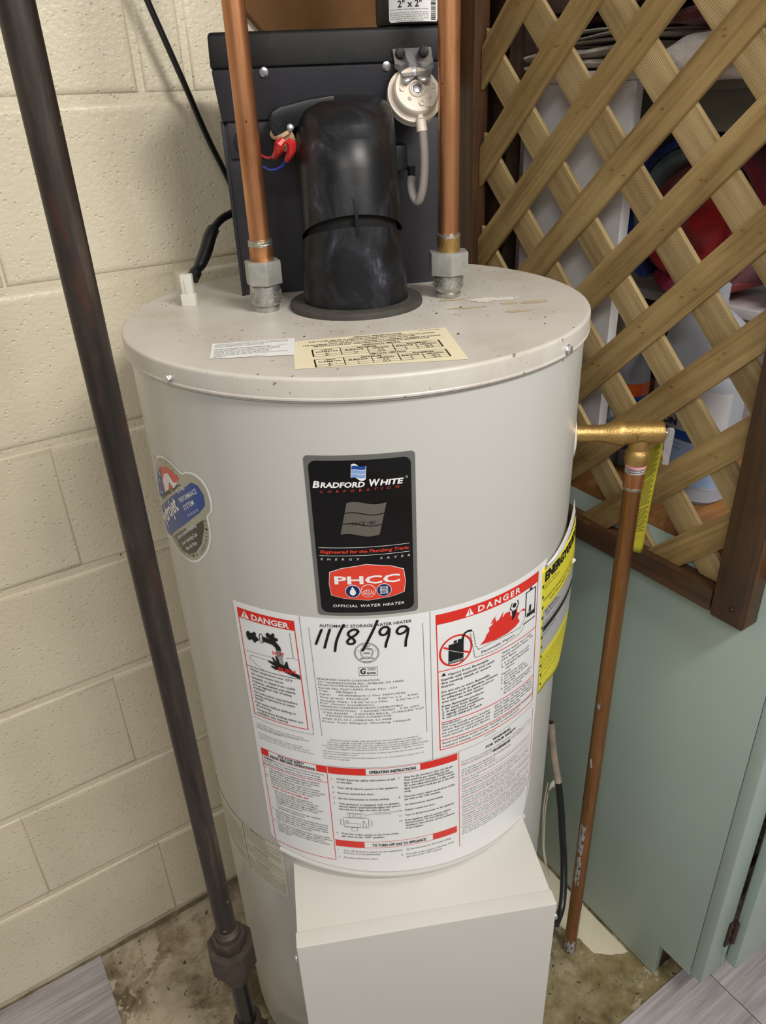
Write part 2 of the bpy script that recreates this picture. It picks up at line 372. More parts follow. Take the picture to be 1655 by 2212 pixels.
def frame(bm, fn, u0, v0, u1, v1, wd):
    line(bm, fn, (u0, v0), (u1, v0), wd); line(bm, fn, (u0, v1), (u1, v1), wd); line(bm, fn, (u0, v0), (u0, v1), wd); line(bm, fn, (u1, v0), (u1, v1), wd)
# ------------------------------------------------------------------ parenting that keeps world coordinates
PW = {}
_link = link
def link(name, bm, m, parent=None, **k):
    mw = k.pop('mw', None); o = _link(name, bm, m, None, **k)
    if parent is not None:
        o.parent = parent; o.matrix_parent_inverse = PW[parent.name].inverted()
    if mw is not None: o.matrix_basis = mw; PW[o.name] = mw.copy()
    else: PW[o.name] = Matrix()
    return o
_thing = thing
def thing(name, label, cat, loc=(0, 0, 0), group=None):
    o = _thing(name, label, cat, loc, group); o.location = loc; PW[o.name] = Matrix.Translation(loc); return o
def share(name, src, parent, mw):
    o = bpy.data.objects.new(name, src.data); C.objects.link(o); o.parent = parent; o.matrix_parent_inverse = PW[parent.name].inverted(); o.matrix_basis = mw; PW[o.name] = mw.copy(); return o
HX, HY, HR = 0.4386, 0.7423, 0.254
HM = Matrix.Translation((HX, HY, 0)) @ Matrix.Rotation(math.radians(-24.5), 4, 'Z')
def H(s, t, z): return HM @ Vector((s, -t, z))
def HD(s, t, z): return HM.to_3x3() @ Vector((s, -t, z))
ZL = 1.2154

# ------------------------------------------------------------------ floor: concrete slab, vinyl planks round it, old paint
YW = 1.0421
bm = BM(); box(bm, (-2.2, -1.6, -0.08), (2.4, 1.3, 0.0)); floor = link('floor', bm, 'concrete', smooth=False, kind='structure')
random.seed(4)
def add_plank(x0, x1, y0, y1):
    bm = BM(); box(bm, (-(x1-x0)/2, -(y1-y0)/2, 0), ((x1-x0)/2, (y1-y0)/2, 0.0025), 0.0007, seg=1)
    link('plank', bm, 'plank', floor, mw=Matrix.Translation(((x0+x1)/2, (y0+y1)/2, 0.0002)))
PWD = 0.178
y = YW-0.004; row = 0                                   # left of the bare patch
while y > 0.405:
    y0 = max(y-PWD, 0.401); offs = [(-0.036, -1.256), (-1.2575, -2.0)] if row % 2 == 0 else [(-0.036, -0.62), (-0.6215, -1.84)]
    for a, b in offs: add_plank(b, a, y0+0.0006, y)
    y = y0; row += 1
y = 0.400; row = 0
while y > -1.3:
    st = [(-2.0, -1.556), (-1.5545, -0.336), (-0.3345, 0.8835), (0.885, 2.1)] if row % 2 == 0 else [(-2.0, -0.956), (-0.9545, 0.2635), (0.265, 1.4835), (1.485, 2.1)]
    for a, b in st: add_plank(a, b, y-PWD+0.0006, y)
    y -= PWD; row += 1
bm = BM(); pts = []
edge = [(0.795, 0.478), (0.784, 0.481), (0.765, 0.492), (0.741, 0.511), (0.738, 0.545), (0.728, 0.586), (0.714, 0.63), (0.70, 0.69), (0.70, 0.80), (0.795, 0.80)]
for i in range(len(edge)):
    a, b = Vector(edge[i]), Vector(edge[(i+1) % len(edge)]); n = max(1, int((b-a).length/0.008))
    for k in range(n):
        p = a+(b-a)*k/n
        if p.x < 0.79: p += Vector((noise.noise(Vector((p.x*120, p.y*120, 0))), noise.noise(Vector((p.x*120, p.y*120, 7)))))*0.0035
        pts.append((p.x, p.y))
prism(bm, pts, 0.0, 0.0012); link('floor_patch', bm, 'cream_patch', floor, smooth=False)

# ------------------------------------------------------------------ wall of painted concrete blocks
bm = BM(); box(bm, (-2.2, YW+0.0035, -0.08), (2.4, YW+0.20, 2.5)); wall = link('wall_back', bm, 'block', smooth=False, kind='structure')
def add_block(x0, x1, z0, z1, zj=0.0055, xj=0.004, ch=1.0):
    x0 += xj; x1 -= xj; z0 += zj; z1 -= zj
    bm = BM(); hw, hh = (x1-x0)/2, (z1-z0)/2
    R_ = []
    for ins, d in ((0, 0.006), (0.0012, 0.003), (0.0035, 0.0008), (0.008, 0.0), (0.0095, 0.0)):
        R_.append([bm.verts.new((sx*(hw-ins), d, sz*(hh-ins))) for sx, sz in ((-1, -1), (1, -1), (1, 1), (-1, 1))])
    if ch < 1:
        for rg, (ins, d) in zip(R_, ((0, 0), (0.0012, 0), (0.0035, 0), (0.008, 0), (0.016, 0))):
            for v in rg: v.co.x = math.copysign(hw-ins*ch, v.co.x)
    for j in range(4):
        for i in range(4): bm.faces.new((R_[j][i], R_[j][(i+1) % 4], R_[j+1][(i+1) % 4], R_[j+1][i]))
    bm.faces.new(R_[4])
    link('block', bm, 'block', wall, ang=80, mw=Matrix.Translation(((x0+x1)/2, YW, (z0+z1)/2)))
ZJ = [0.0]+[0.2124+0.2032*k for k in range(12)]
for k in range(11):
    z0, z1 = ZJ[k], ZJ[k+1]
    if k == 7: xs = [-1.70, -1.293, -0.887, -0.480, -0.074, 0.328, 0.391, 0.797, 1.203, 1.61]
    elif k % 2 == 0: xs = [0.118+0.4064*i for i in range(-4, 4)]
    else: xs = [-0.075+0.4064*i for i in range(-4, 5)]
    thin = k < 5
    for a, b in zip(xs, xs[1:]): add_block(a, b, z0+(0.002 if k == 0 else 0), z1, 0.0045, 0.0006 if thin else 0.0040 if k > 6 else 0.0014, 0.12 if thin else 0.6)
bm = BM()                                                # rough dirt-stained fillet where the wall meets the slab
n = 120; rows = []
for i in range(n+1):
    x = -1.2+2.0*i/n; e = 0.004+0.003*noise.noise(Vector((x*30, 3, 0))); rows.append((bm.verts.new((x, YW-e-0.004, 0.0005)), bm.verts.new((x, YW-0.002, 0.005+0.004*noise.noise(Vector((x*22, 0, 0)))))))
for i in range(n): bm.faces.new((rows[i][0], rows[i+1][0], rows[i+1][1], rows[i][1]))
link('mortar_fillet', bm, simple('dirty_joint', (104, 90, 66), 0.8, var=0.35, vs=50, bump=0.6), wall)

# brown hardboard fixed to the wall, lower corner cut off diagonally
bm = BM(); prism(bm, [(0.553, 1.44), (0.83, 1.44), (0.83, 2.1), (0.02, 2.1), (0.02, 1.973)], 0, 0.012, Matrix(((1, 0, 0, 0), (0, 0, -1, YW-0.001), (0, 1, 0, 0), (0, 0, 0, 1))), bev=0.0015)
tag(link('wall_board', bm, 'brown_board'), 'brown board with a slanting edge on the block wall above the black blower housing', 'board')

# ------------------------------------------------------------------ water heater
heater = thing('water_heater', 'tall light grey cylindrical gas water heater with printed labels', 'water heater', (HX, HY, 0.02))
bm = BM(); lathe(bm, [(0.249, 0.028), (0.2535, 0.032), (0.254, 0.04), (0.254, 1.197)], HX, HY, 128)
jk = link('jacket', bm, 'jacket', heater)
bm = BM(); lathe(bm, [(0.2553, 1.1946), (0.2586, 1.1946), (0.2592, 1.1952), (0.2592, 1.1968), (0.2586, 1.1976), (0.2586, 1.2120), (0.25835, 1.2134), (0.2576, 1.2145), (0.2564, 1.2152), (0.2550, ZL), (0.2535, ZL), (0.20, ZL), (0.10, ZL), (0.0001, ZL)], HX, HY, 128, caps=False)
lid = link('lid', bm, 'lid', heater)
bm = BM(); lathe(bm, [(0.2545, 1.1925), (0.2565, 1.1925), (0.2565, 1.1946), (0.2545, 1.1946)], HX, HY, 128, caps=False); link('lid_seam', bm, 'white_enamel', heater)
for k in range(3):                                       # feet
    a = math.radians(30+120*k); bm = BM(); lathe(bm, [(0.02, 0.0), (0.02, 0.03)], HX+0.2*math.cos(a), HY+0.2*math.sin(a), 16); link('foot', bm, 'iron', heater)
def cyl(off):
    def fn(u, v):
        a = PI+u/HR; return Vector((HX+(HR+off)*math.cos(a), HY+(HR+off)*math.sin(a), v))
    return fn
# hex screws round the rim
def rim_screw(az, z):
    a = math.radians(az); d = Vector((math.cos(a), math.sin(a), 0)); p = Vector((HX, HY, z))+d*0.2586
    bm = BM(); lathe(bm, [(0.0052, 0), (0.0052, 0.001), (0.004, 0.0013)], mat=axis_mat(p, d), seg=20); hexnut(bm, p+d*0.001, d, 0.0042, 0.0035); link('rim_screw', bm, 'zinc', heater)
for az in (-163.3, -70.1, 20, 115): rim_screw(az, 1.2010)
# rolled lip above the burner opening and dark opening
bm = BM(); pth = []
def lipz(u): return 0.583+(0.557-0.583)*(u-0.118)/(0.486-0.118)
for i in range(61):
    u = 0.1195+0.3595*i/60; pth.append(cyl(0.0002)(u, lipz(u)-0.0090))
tube(bm, pth, 0.0036, 10); link('rolled_lip', bm, 'jacket', heater)

def decal(name, parent, m, off, build, label=None):
    bm = BM(); build(bm, cyl(off)); return link(name, bm, m, parent, smooth=False, label=label, kind='stuff' if 'print' in name or 'letter' in name or name in ('handwritten_date', 'badge_symbols') else None)
# ---- large white instruction label
U0, U1 = 0.1062, 0.4885
def white_shape(bm, fn):
    nu, nv = 60, 12; g = []
    for i in range(nu+1):
        u = U0+(U1-U0)*i/nu; zb = lipz(u)-0.004
        if u > 0.478: zb += (u-0.478)*4.0
        if u < 0.118: zb += (0.118-u)*1.2
        g.append([bm.verts.new(fn(u, zb+(0.9625-zb)*j/nv)) for j in range(nv+1)])
    for i in range(nu):
        for j in range(nv): bm.faces.new((g[i][j], g[i+1][j], g[i+1][j+1], g[i][j+1]))
wl = decal('instruction_label', heater, 'white_paper', 0.0004, white_shape, 'large white printed instruction label with red danger panels')
K, RD = [], []
def k_(f): K.append(f)
def r_(f): RD.append(f)
def T(s, u, v, h, u1=None, **kw): K.append(lambda bm, fn: put_text(bm, fn, s, u/1000, v/1000, h/1000, None if u1 is None else u1/1000, **kw))
def TR(s, u, v, h, u1=None, **kw): RD.append(lambda bm, fn: put_text(bm, fn, s, u/1000, v/1000, h/1000, None if u1 is None else u1/1000, **kw))
def LN(L, a, b, wd=0.4): L.append(lambda bm, fn: line(bm, fn, (a[0]/1000, a[1]/1000), (b[0]/1000, b[1]/1000), wd/1000))
def PL(L, pts): L.append(lambda bm, fn: put_poly(bm, fn, [(x/1000, y/1000) for x, y in pts]))
def ST(L, pts, wd=0.5, closed=False): L.append(lambda bm, fn: stroke(bm, fn, [(x/1000, y/1000) for x, y in pts], wd/1000, closed))
# thin divisions
for a, b in (((187, 962), (188.2, 798.6)), ((107.3, 798.6), (188.2, 798.6)), ((196, 949.7), (198, 798.6)), ((313, 950.3), (316, 798.6)), ((320.8, 962.6), (322.5, 753)), ((110, 784), (170, 785.5)), ((200, 752.8), (480, 752.8))): LN(K, a, b, 0.35)
# centre column
T('AUTOMATIC STORAGE WATER HEATER', 207.6, 951.6, 3.7, 301.6, bold=0.008, slope=0.02)
for q in (12.8, 11.6, 6.4): ST(K, ell(254.2, 919.3, q, q*1.03, 40), 0.4, True)
T('DESIGN', 254.2, 927.5, 1.7, mode='c', bold=0.01); T('AMERICAN', 254.2, 923.6, 1.8, mode='c', bold=0.01); T('GAS', 254.2, 918.0, 2.4, mode='c', bold=0.02); T('ASSOCIATION', 254.2, 911.2, 1.7, mode='c', bold=0.01); T('CERTIFIED', 254.2, 907.2, 1.3, mode='c', bold=0.01)
star = [(254.2+(10.6 if k % 2 == 0 else 4.2)*math.sin(PI*k/5), 919.3+(10.6 if k % 2 == 0 else 4.2)*math.cos(PI*k/5)) for k in range(10)]; ST(K, star, 0.35, True)
for e in ((245, 889, 264.2, 900),): ST(K, rect(*e), 0.6, True)
ST(K, [(252.3, 897.3), (249.6, 898.2), (247.4, 896.5), (247, 894), (248.4, 891.8), (250.8, 891.8), (251.3, 894.4), (249.6, 894.4)], 1.6)
T('ama', 253, 891.2, 3.4, 262.4, bold=0.02)
for q in range(3): LN(K, (254, 898.6-q*1.1), (262.5, 898.6-q*1.1), 0.35)
SP = [('BRADFORD WHITE CORPORATION', 199.6, 265.7, 881.2), ('321 NORRISTOWN RD., AMBLER, PA 19002', 200, 291.5, 877.0), ('Model No:MITW40L6LN10', 199.7, 253.4, 873.2), ('Serial No:TJ6719092 Dash No: -131', 199.8, 283.8, 868.8), ('Cap.    38.0(gal.)', 200.2, 240.2, 864.8), ("Input:     40,000(Btu/hr.) Gas: NATURAL", 200.5, 293.8, 860.2), ("Gas press. Manifold:     4.0(''w.c.).   Inlet", 200.4, 306.8, 855.6), ("Supply Max: 14.0(''w.c.) Min.    5.0(''w.c.).", 200.4, 308.5, 851.0), ('For closet installation.', 200.1, 260, 847.0), ('MINIMUM CLEARANCES FROM COMBUSTIBLE', 200.2, 289.6, 842.6), ('CONSTRUCTION:   1 INCHES FRONT,   0 IN. LEFT', 200.1, 307.7, 838.2), ('0 IN. RIGHT,    0 INCHES BACK, 15 INCHES TOP', 202.6, 312.9, 833.8), ('0 INCHES FROM VENT CONNECTOR.', 205.1, 277.8, 829.6), ('ANSI Z21.10.1-1998/CSA 4.1-M98', 200.4, 276.6, 824.8), ('Press: Test 300(psi), Working 150(psi)', 200.4, 297.5, 820.4)]
GK = []
def TG(s, u, v, h, u1=None, **kw): GK.append(lambda bm, fn: put_text(bm, fn, s, u/1000, v/1000, h/1000, None if u1 is None else u1/1000, **kw))
for s, a, b, z in SP: TG(s, a, z, 2.5, b, bold=0.0)
for s, a, b, z in [('MANUFACTURED UNDER ONE OR MORE OF THE FOLLOWING U.S. PATENTS:', 207, 306, 793.4), ('4,416,222; 4,628,184; 4,669,448; 4,672,919; 4,808,356; 4,829,983; 4,861,968; 4,867,106;', 203.5, 310, 789.8), ('4,904,428; 5,000,893; 5,052,346; 5,081,696; 5,092,519; 5,115,767; 5,199,385; 5,277,171;', 203, 309, 786.4), ('5,341,770; 5,372,185; 5,485,879; 5,574,822. OTHER U.S. AND FOREIGN PATENT APPLICATIONS', 197.2, 317.4, 783.2), ('PENDING. CURRENT CANADIAN PATENTS: 1,272,914; 1,280,043; 1,289,832; 2,112,515.', 202, 312.2, 779.8), ('This water heater meets or exceeds all or portions of (where applicable) the minimum efficiency', 197, 312, 775.2), ('requirements of ASHRAE Code 90.', 197, 237, 771.6), ('This water heater complies with the NOx Emissions Rule 1121 of S.C.A.Q.M.D. and Rule 74.11 of', 197, 312, 767.4), ('V.C.A.P.C.D. as applicable.', 197, 228, 763.8)]: TG(s, a, z, 1.9, b)
# left danger panel
PL(RD, rect(111.2, 942.3, 180.2, 955.0))
for a, b in (((111.4, 955), (112, 804.4)), ((180.0, 955), (182.3, 804.8)), ((112, 804.6), (182.3, 804.8))): LN(RD, a, b, 1.0)
LN(K, (112.6, 876.8), (180.4, 877.6), 0.7)
PL(K, ell(122, 921, 3.4, 6.2)); PL(K, [(124, 925), (128, 927), (133, 922), (132.5, 917), (129, 914.5), (125, 917)]); PL(K, ell(130.3, 926, 2.0, 2.4)); PL(K, ell(132.5, 919.5, 2.2, 2.6)); PL(K, ell(129, 916, 1.8, 2.2))
PL(K, ell(147.5, 929, 2.6, 3.6)); PL(K, [(149, 931), (154, 931.5), (157, 927), (156, 922), (152, 921), (149, 924)]); PL(K, ell(154, 931.6, 1.8, 2.0)); PL(K, ell(157.6, 926, 1.6, 2.2))
ST(K, ell(138.6, 922.5, 2.5, 6.0, 24), 0.9, True)
PL(K, [(139.5, 925.5), (150, 925), (157, 922), (161, 916.5), (161.5, 911.5), (155.5, 911.5), (155, 914.5), (151, 918), (139.5, 919)])
for q in range(6): LN(K, (155.8+q*1.05, 911.4), (155.6+q*1.5, 887.5-(q % 2)*3), 0.45)
LN(K, (114.3, 898.4), (150, 900), 0.35); LN(K, (166, 903), (174.5, 905.5), 0.35); LN(K, (174.0, 939), (174.8, 905), 0.45); LN(K, (174.8, 905.2), (180, 903), 0.35)
ST(K, [(119, 889), (118.5, 891), (121, 893.6), (150, 894)], 0.4); ST(K, [(119, 889), (124, 884), (136, 877.5)], 0.4)
PL(K, [(143.1, 894.3), (150.5, 893.4), (148.5, 900.2), (150.6, 900.6), (154, 894.6), (153.2, 903.0), (155.4, 903.4), (158, 893.8), (163, 892.4), (165.4, 898.8), (167.2, 898.2), (168, 891), (173, 885.5), (180, 882.8), (180.3, 877.8), (170, 880.6), (158, 884.6), (151, 883.6), (146.2, 886), (146, 887.8), (152, 888), (143.6, 892.2)])
TR('HOT', 150.4, 904.0, 5.6, 164.6, bold=0.02)
RB = []
RB.append(lambda bm, fn: put_text(bm, fn, 'BURN', 0.1555, 0.8840, 0.0050, 0.1755, bold=0.04))
WB = []
def TW(s, u, v, h, u1=None, **kw): WB.append(lambda bm, fn: put_text(bm, fn, s, u/1000, v/1000, h/1000, None if u1 is None else u1/1000, **kw))
TW('DANGER', 129.3, 944.4, 7.4, 174.5, bold=0.03); PL(WB, [(115.3, 943.9), (126.4, 943.9), (120.9, 953.6)])
RB.append(lambda bm, fn: put_text(bm, fn, '!', 0.1201, 0.9455, 0.0058, 0.1216, bold=0.05))
for s, b, z in [('Water temperature over 125\u00b0F', 170.5, 871.4), ('can cause severe burns', 158.5, 865.8), ('instantly or death from scalds.', 173.5, 860.0), ('Children, disabled and elderly', 172.5, 854.6), ('are at highest risk of being', 167, 849.8), ('scalded.', 133, 845.2), ('See instruction manual before', 173, 839.4), ('setting temperature at water', 170, 834.6), ('heater.', 130, 829.8), ('Feel water before bathing or', 170, 823.6), ('showering.', 138, 818.8), ('Temperature limiting valves are', 177, 812.8), ('available, see manual.', 159, 808.0)]: T(s, 116.6, z, 3.1, b, bold=0.012)
for s, b, z in [('CAUTION: Hotter water increases the risk of', 175, 789.6), ('scald injury. Before changing temperature setting', 181, 786.6), ('see instruction manual.', 146, 783.4), ('It is recommended that a thermostatically', 173, 774.6), ('controlled tempering valve be installed in the', 180, 771.2), ('outlet of this unit to reduce the risk of scald injury.', 186, 767.4)]: TG(s, 112.6, z, 1.9, b)
# right danger panel
PL(RD, [(327.0, 943.4), (470.2, 941.0), (470.0, 955.0), (326.8, 956.2)])
for a, b in (((327.4, 956), (331.7, 764.2)), ((469.6, 955), (477.6, 760)), ((331.7, 764.4), (477.9, 760.2)), ((329.7, 880.5), (472.2, 876.7)), ((333.0, 805.7), (475.2, 801.6)), ((332.3, 778.9), (476.6, 773.2))): LN(RD, a, b, 1.1)
TW('DANGER', 375.6, 945.4, 7.6, 436, bold=0.03, space=1.35, slope=-0.012); PL(WB, [(360.2, 944.4), (370.7, 944.3), (365.3, 954.2)])
RB.append(lambda bm, fn: put_text(bm, fn, '!', 0.3646, 0.9462, 0.0058, 0.3660, bold=0.05))
ST(RD, ell(350.2, 903.5, 18.6, 19.6, 40), 2.3, True); LN(RD, (335.5, 911.5), (366.0, 895.5), 2.3)
PL(K, [(341.2, 887.6), (359.0, 887.2), (359.0, 915.2), (356.5, 915.2), (356.5, 917.5), (352.0, 917.5), (352, 913.8), (341.4, 913.4)])
PL(K, [(347, 914), (351, 914.3), (350.6, 917.6), (347.4, 917.4)])
ST(K, [(357.6, 914), (358.2, 919), (360, 923), (363.5, 924.6), (369, 923.6)], 2.6)
TW('FLAMMABLES', 342.0, 888.6, 2.9, 358.4, bold=0.0)
LN(WB, (336.6, 909.2), (360.0, 897.0), 0.5)
PL(RD, [(379.8, 899.2), (386, 904), (388.4, 910), (392, 913), (391.2, 918), (396, 920), (399.2, 928.5), (400.6, 922), (404.6, 922.5), (411, 930.6), (409.6, 922.8), (414.2, 926.8), (421, 926.4), (423, 917.6), (428.4, 922.4), (434, 927.4), (432.6, 919.6), (438, 915.4), (434.4, 911.4), (438.4, 903.8), (432, 900.2), (420, 897.6), (400, 897.2)])
PL(RD, [(393.4, 921.5), (396.2, 926.6), (401.5, 930.8), (397.8, 926.2), (396.4, 922.2)]); PL(RD, [(436.5, 916.5), (443.5, 918.6), (449.5, 914.0), (448.6, 912.4), (443.2, 916.0)])
PL(K, ell(427.8, 931.0, 3.0, 3.1)); PL(K, [(423.6, 924.5), (431.8, 924.5), (430.5, 917), (426.5, 912), (424.4, 914), (425, 919)])
ST(K, [(424.5, 925.6), (421.0, 929), (424.0, 935.8)], 1.3); ST(K, [(431.2, 925.6), (434.6, 929.2), (432.6, 935.8)], 1.3)
ST(K, [(447.5, 937.5), (448.6, 904)], 1.4); ST(K, [(446.6, 937.2), (466.0, 936.4)], 1.4); ST(K, [(465.6, 936.6), (466.8, 899.0)], 1.4)
PL(K, [(454, 937), (458, 937), (458, 941), (454, 941)]); PL(K, [(451, 902), (465.6, 901), (465.8, 906.4), (451.4, 907.4)]); PL(K, [(454.4, 908), (458.5, 908), (458.6, 917), (455.2, 917)]); LN(K, (445.5, 895.5), (468.6, 894.5), 1.4)
def wav(pts, amp, n):
    o = []
    for (x0, y0), (x1, y1) in zip(pts, pts[1:]):
        L = math.hypot(x1-x0, y1-y0); m = max(2, int(L/0.8)); nx, ny = -(y1-y0)/L, (x1-x0)/L
        for k in range(m):
            f = k/m; a = amp*abs(math.sin(PI*L*f/n)); o.append((x0+(x1-x0)*f+nx*a, y0+(y1-y0)*f+ny*a))
    o.append(pts[-1]); return o
ST(K, wav([(369.6, 922.5), (373.6, 900), (378, 893.2), (400, 896.0), (440, 893.6), (448.5, 903)], 1.2, 4.4), 0.45)
ST(K, wav([(450, 898), (441, 887.0), (400, 883.6), (374.4, 885.5), (371.4, 900), (367.6, 921)], 1.2, 4.4), 0.45)
T('Flammable Vapors', 382, 887.0, 3.6, 430, slope=0.02)
PL(K, [(333, 873.2), (338.6, 873.2), (335.8, 877.6)])
for s, a, b, z in [('Vapors from flammable', 340.6, 392, 872.0), ('liquids will explode and catch', 333.2, 400.5, 866.8), ('fire causing death or severe', 333.3, 396, 861.8), ('burns.', 333.4, 349, 857.0), ('Do not use or store flammable', 333.5, 394.4, 849.4), ('products such as gasoline, solvents', 333.5, 406.4, 844.6), ('or adhesives in the same room or', 333.6, 401, 839.8), ('area near the water heater.', 333.6, 387, 835.0), ('Keep flammable products:', 333.8, 387.3, 828.6), ('1. far away from heater,', 333.9, 381, 824.2), ('2. in approved containers,', 334, 387, 819.8), ('3. tightly closed and', 334, 375, 815.4), ("4. out of children's reach.", 334, 385.5, 811.0)]: T(s, a, z, 3.2, b, bold=0.01)
for s, a, b, z in [('Water heater has a main', 412, 462.5, 871.4), ('burner and pilot flame. The', 412, 467, 866.6), ('pilot flame:', 412, 436, 861.8), ('1. is on all the time and', 412, 459, 855.8), ('2. will ignite flammable', 412, 460, 851.2), ('vapors.', 418, 434, 846.6), ('Vapors:', 412, 428, 840.6), ('1. cannot be seen,', 412.5, 452, 836.2), ('2. are heavier than air,', 412.5, 458, 831.8), ('3. go a long way on the', 412.5, 460, 827.4), ('floor and', 418, 436, 823.2), ('4. can be carried from other', 412.5, 469, 818.8), ('rooms to the pilot flame', 418, 466, 814.4), ('by air currents.', 418, 450, 810.0)]: T(s, a, z, 3.0, b)
for s, a, b, z in [('Installation:', 334, 357, 801.6), ('Do not install water heater', 334.2, 397, 797.2), ('where flammable products will', 334.3, 397, 792.8), ('be stored or used unless the', 334.4, 397, 788.2), ('main burner and pilot flames', 334.5, 397, 783.6), ('are at least 18" above the floor.', 404, 472, 798.0), ('This will reduce, but not', 404, 472, 793.6), ('eliminate, the risk of vapors', 404, 472.5, 789.2), ('being ignited by the main', 404, 472.8, 784.8), ('burner or pilot flame.', 404, 450, 780.4), ('Read and follow water heater warnings and instructions. If owner\'s', 334.6, 474, 772.8), ('manual is missing, contact the retailer or manufacturer.', 334.8, 450, 767.6)]: T(s, a, z, 3.0, b, slope=-0.012)
# safety box, operating instructions, warning box
for e in ((113.2, 587.0, 199.2, 751.0),): RD.append(lambda bm, fn, e=e: frame(bm, fn, *[q/1000 for q in e], 0.0008))
PL(RD, rect(113.2, 740.6, 123.6, 751)); PL(RD, rect(186.6, 740.6, 199, 751)); LN(RD, (113.2, 740.6), (199, 740.6), 0.5); LN(RD, (113.2, 724.4), (199, 724.4), 0.7)
T('FOR YOUR SAFETY', 138, 746.4, 3.6, 172, bold=0.03); T('READ BEFORE OPERATING', 126, 741.6, 3.6, 184.6, bold=0.03)
T('WARNING:', 115, 735.6, 2.6, 130, bold=0.04)
for s, a, b, z in [('If you do not follow these instructions', 131.5, 195, 735.6), ('exactly, a fire or explosion may result causing', 115, 190, 731.2), ('property damage, personal injury or loss of life.', 115, 192, 726.8), ('A.', 115.4, 118, 719.4), ('This appliance is equipped with an ignition', 121, 189, 719.4), ('device which automatically lights the pilot.', 121, 189, 715.4), ('Do not try to light the pilot by hand.', 121, 178, 711.4), ('B.', 115.6, 118, 706.4), ('BEFORE OPERATING smell all around the', 121, 188, 706.4), ('appliance area for gas. Be sure to smell next', 121, 194, 702.4), ('to the floor because some gas is heavier', 121, 188, 698.4), ('than air and will settle on the floor.', 121, 179, 694.4), ('Do not try to light any appliance.', 125, 177, 683.6), ('Do not touch any electric switch; do', 125, 184, 679.6), ('not use any phone in your building.', 125, 182, 675.6), ("Immediately call your gas supplier from", 125, 189, 671.6), ("a neighbor's phone. Follow the gas", 125, 182, 667.6), ("supplier's instructions.", 125, 162, 663.6), ('If you cannot reach your gas supplier,', 125, 186, 657.6), ('call the fire department.', 125, 164, 653.6), ('C.', 116, 118.6, 647.6), ('Use only your hand when pressing the rocker', 121, 194, 647.6), ('switch. Never use tools. If the switch will not', 121, 193, 643.6), ("press in, don't try to repair it, call a qualified", 121, 192, 639.6), ('service technician. Force or attempted repair', 121, 193, 635.6), ('may result in a fire or explosion.', 121, 172, 631.6), ('D.', 116.2, 118.8, 625.6), ('Do not use this appliance if any part has been', 121, 194, 625.6), ('under water. Immediately call a qualified service', 121, 197, 621.6), ('technician to inspect the appliance and to', 121, 187, 617.6), ('replace any part of the control which has been', 121, 194, 613.6), ('under water.', 121, 141, 609.6)]: T(s, a, z, 2.3, b, bold=0.008)
TR('WHAT TO DO IF YOU SMELL GAS', 121.5, 688.6, 2.5, 172, bold=0.03)
for v in (751.0, 740.6, 625.4, 614.6): LN(RD, (200.4, v), (353.4, v), 0.6)
for v in (740.6, 614.6): pass
PL(RD, rect(200.4, 740.6, 244.5, 751)); PL(RD, rect(307.5, 740.6, 353.2, 751)); PL(RD, rect(201, 614.6, 237, 625.4)); PL(RD, rect(322, 614.6, 354, 625.4))
T('OPERATING INSTRUCTIONS', 248.5, 743.4, 4.6, 302.5, bold=0.03); T('TO TURN OFF GAS TO APPLIANCE', 246.6, 617.2, 4.6, 313, bold=0.03)
for n_, s, b, z in [('1.', 'STOP! Read the safety information at left', 278, 731), ('', 'on this label.', 228, 726.4), ('2.', 'Turn off all electric power to the appliance.', 281, 717), ('3.', 'Remove control box door.', 253, 708.2), ('4.', 'Set the thermostat to lowest setting.', 270, 699.2), ('5.', 'This appliance is equipped with an ignition', 281, 690.2), ('', 'device which automatically lights the pilot.', 281, 685.6), ('', 'Do not try to light the pilot by hand.', 270, 681), ('6.', 'Press the rocker switch on the front of the', 279, 637.4), ('', 'gas valve to the "OFF" position.', 262, 632.8)]:
    T(s, 210, z, 3.0, b, bold=0.01)
    if n_: T(n_, 203.6, z, 2.8)
for n_, s, b, z in [('7.', 'Wait five (5) minutes to clear out any gas.', 348, 731.6), ('', 'Then smell for gas, including near the', 343, 727), ('', 'floor. If you then smell gas, STOP! Follow', 348, 722.4), ('', '"B" in the safety information at left on this', 349.5, 717.8), ('', "label. If you don't smell gas, go to the next", 350, 713.2), ('', 'step.', 296.5, 708.6), ('8.', 'Press the rocker switch on the front of the', 350, 700), ('', 'gas valve to the "ON" position.', 332, 695.4), ('9.', 'Set thermostat to desired setting.', 335, 686), ('10.', 'Replace control box door.', 325, 677), ('11.', 'Turn on all electric power to the appliance.', 350, 668), ('12.', 'If the appliance will not operate, follow', 345, 659), ('', 'the instructions "To Turn Off Gas To', 341, 654.4), ('', 'Appliance" and call your service technician', 350.5, 649.8), ('', 'or gas supplier.', 310, 645.2)]:
    T(s, 288, z, 3.0, b, bold=0.01)
    if n_: T(n_, 281, z, 2.8)
for n_, u, s, b, z in [('1.', 210, 'Turn off all electric power to the appliance', 281, 606), ('', 210, 'if service is to be performed.', 256, 601.4), ('2.', 210, 'Remove control box door.', 253, 593), ('3.', 288, 'Set the thermostat to the lowest setting.', 346, 606), ('4.', 288, 'Press the rocker switch on the front of the', 350, 597), ('', 288, 'gas valve to the "OFF" position.', 334, 592.4)]:
    T(s, u, z, 2.9, b)
    if n_: T(n_, u-6.6, z, 2.7)
for e in ((214, 651, 244, 668), (219, 668, 240, 676), (222, 668, 226, 676), (229, 670, 236, 675), (216, 652, 234, 658), (223, 645, 230, 651), (237, 652, 241, 659), (210, 655, 214, 664), (244, 655, 248, 664)): ST(K, rect(*e), 0.45, True)
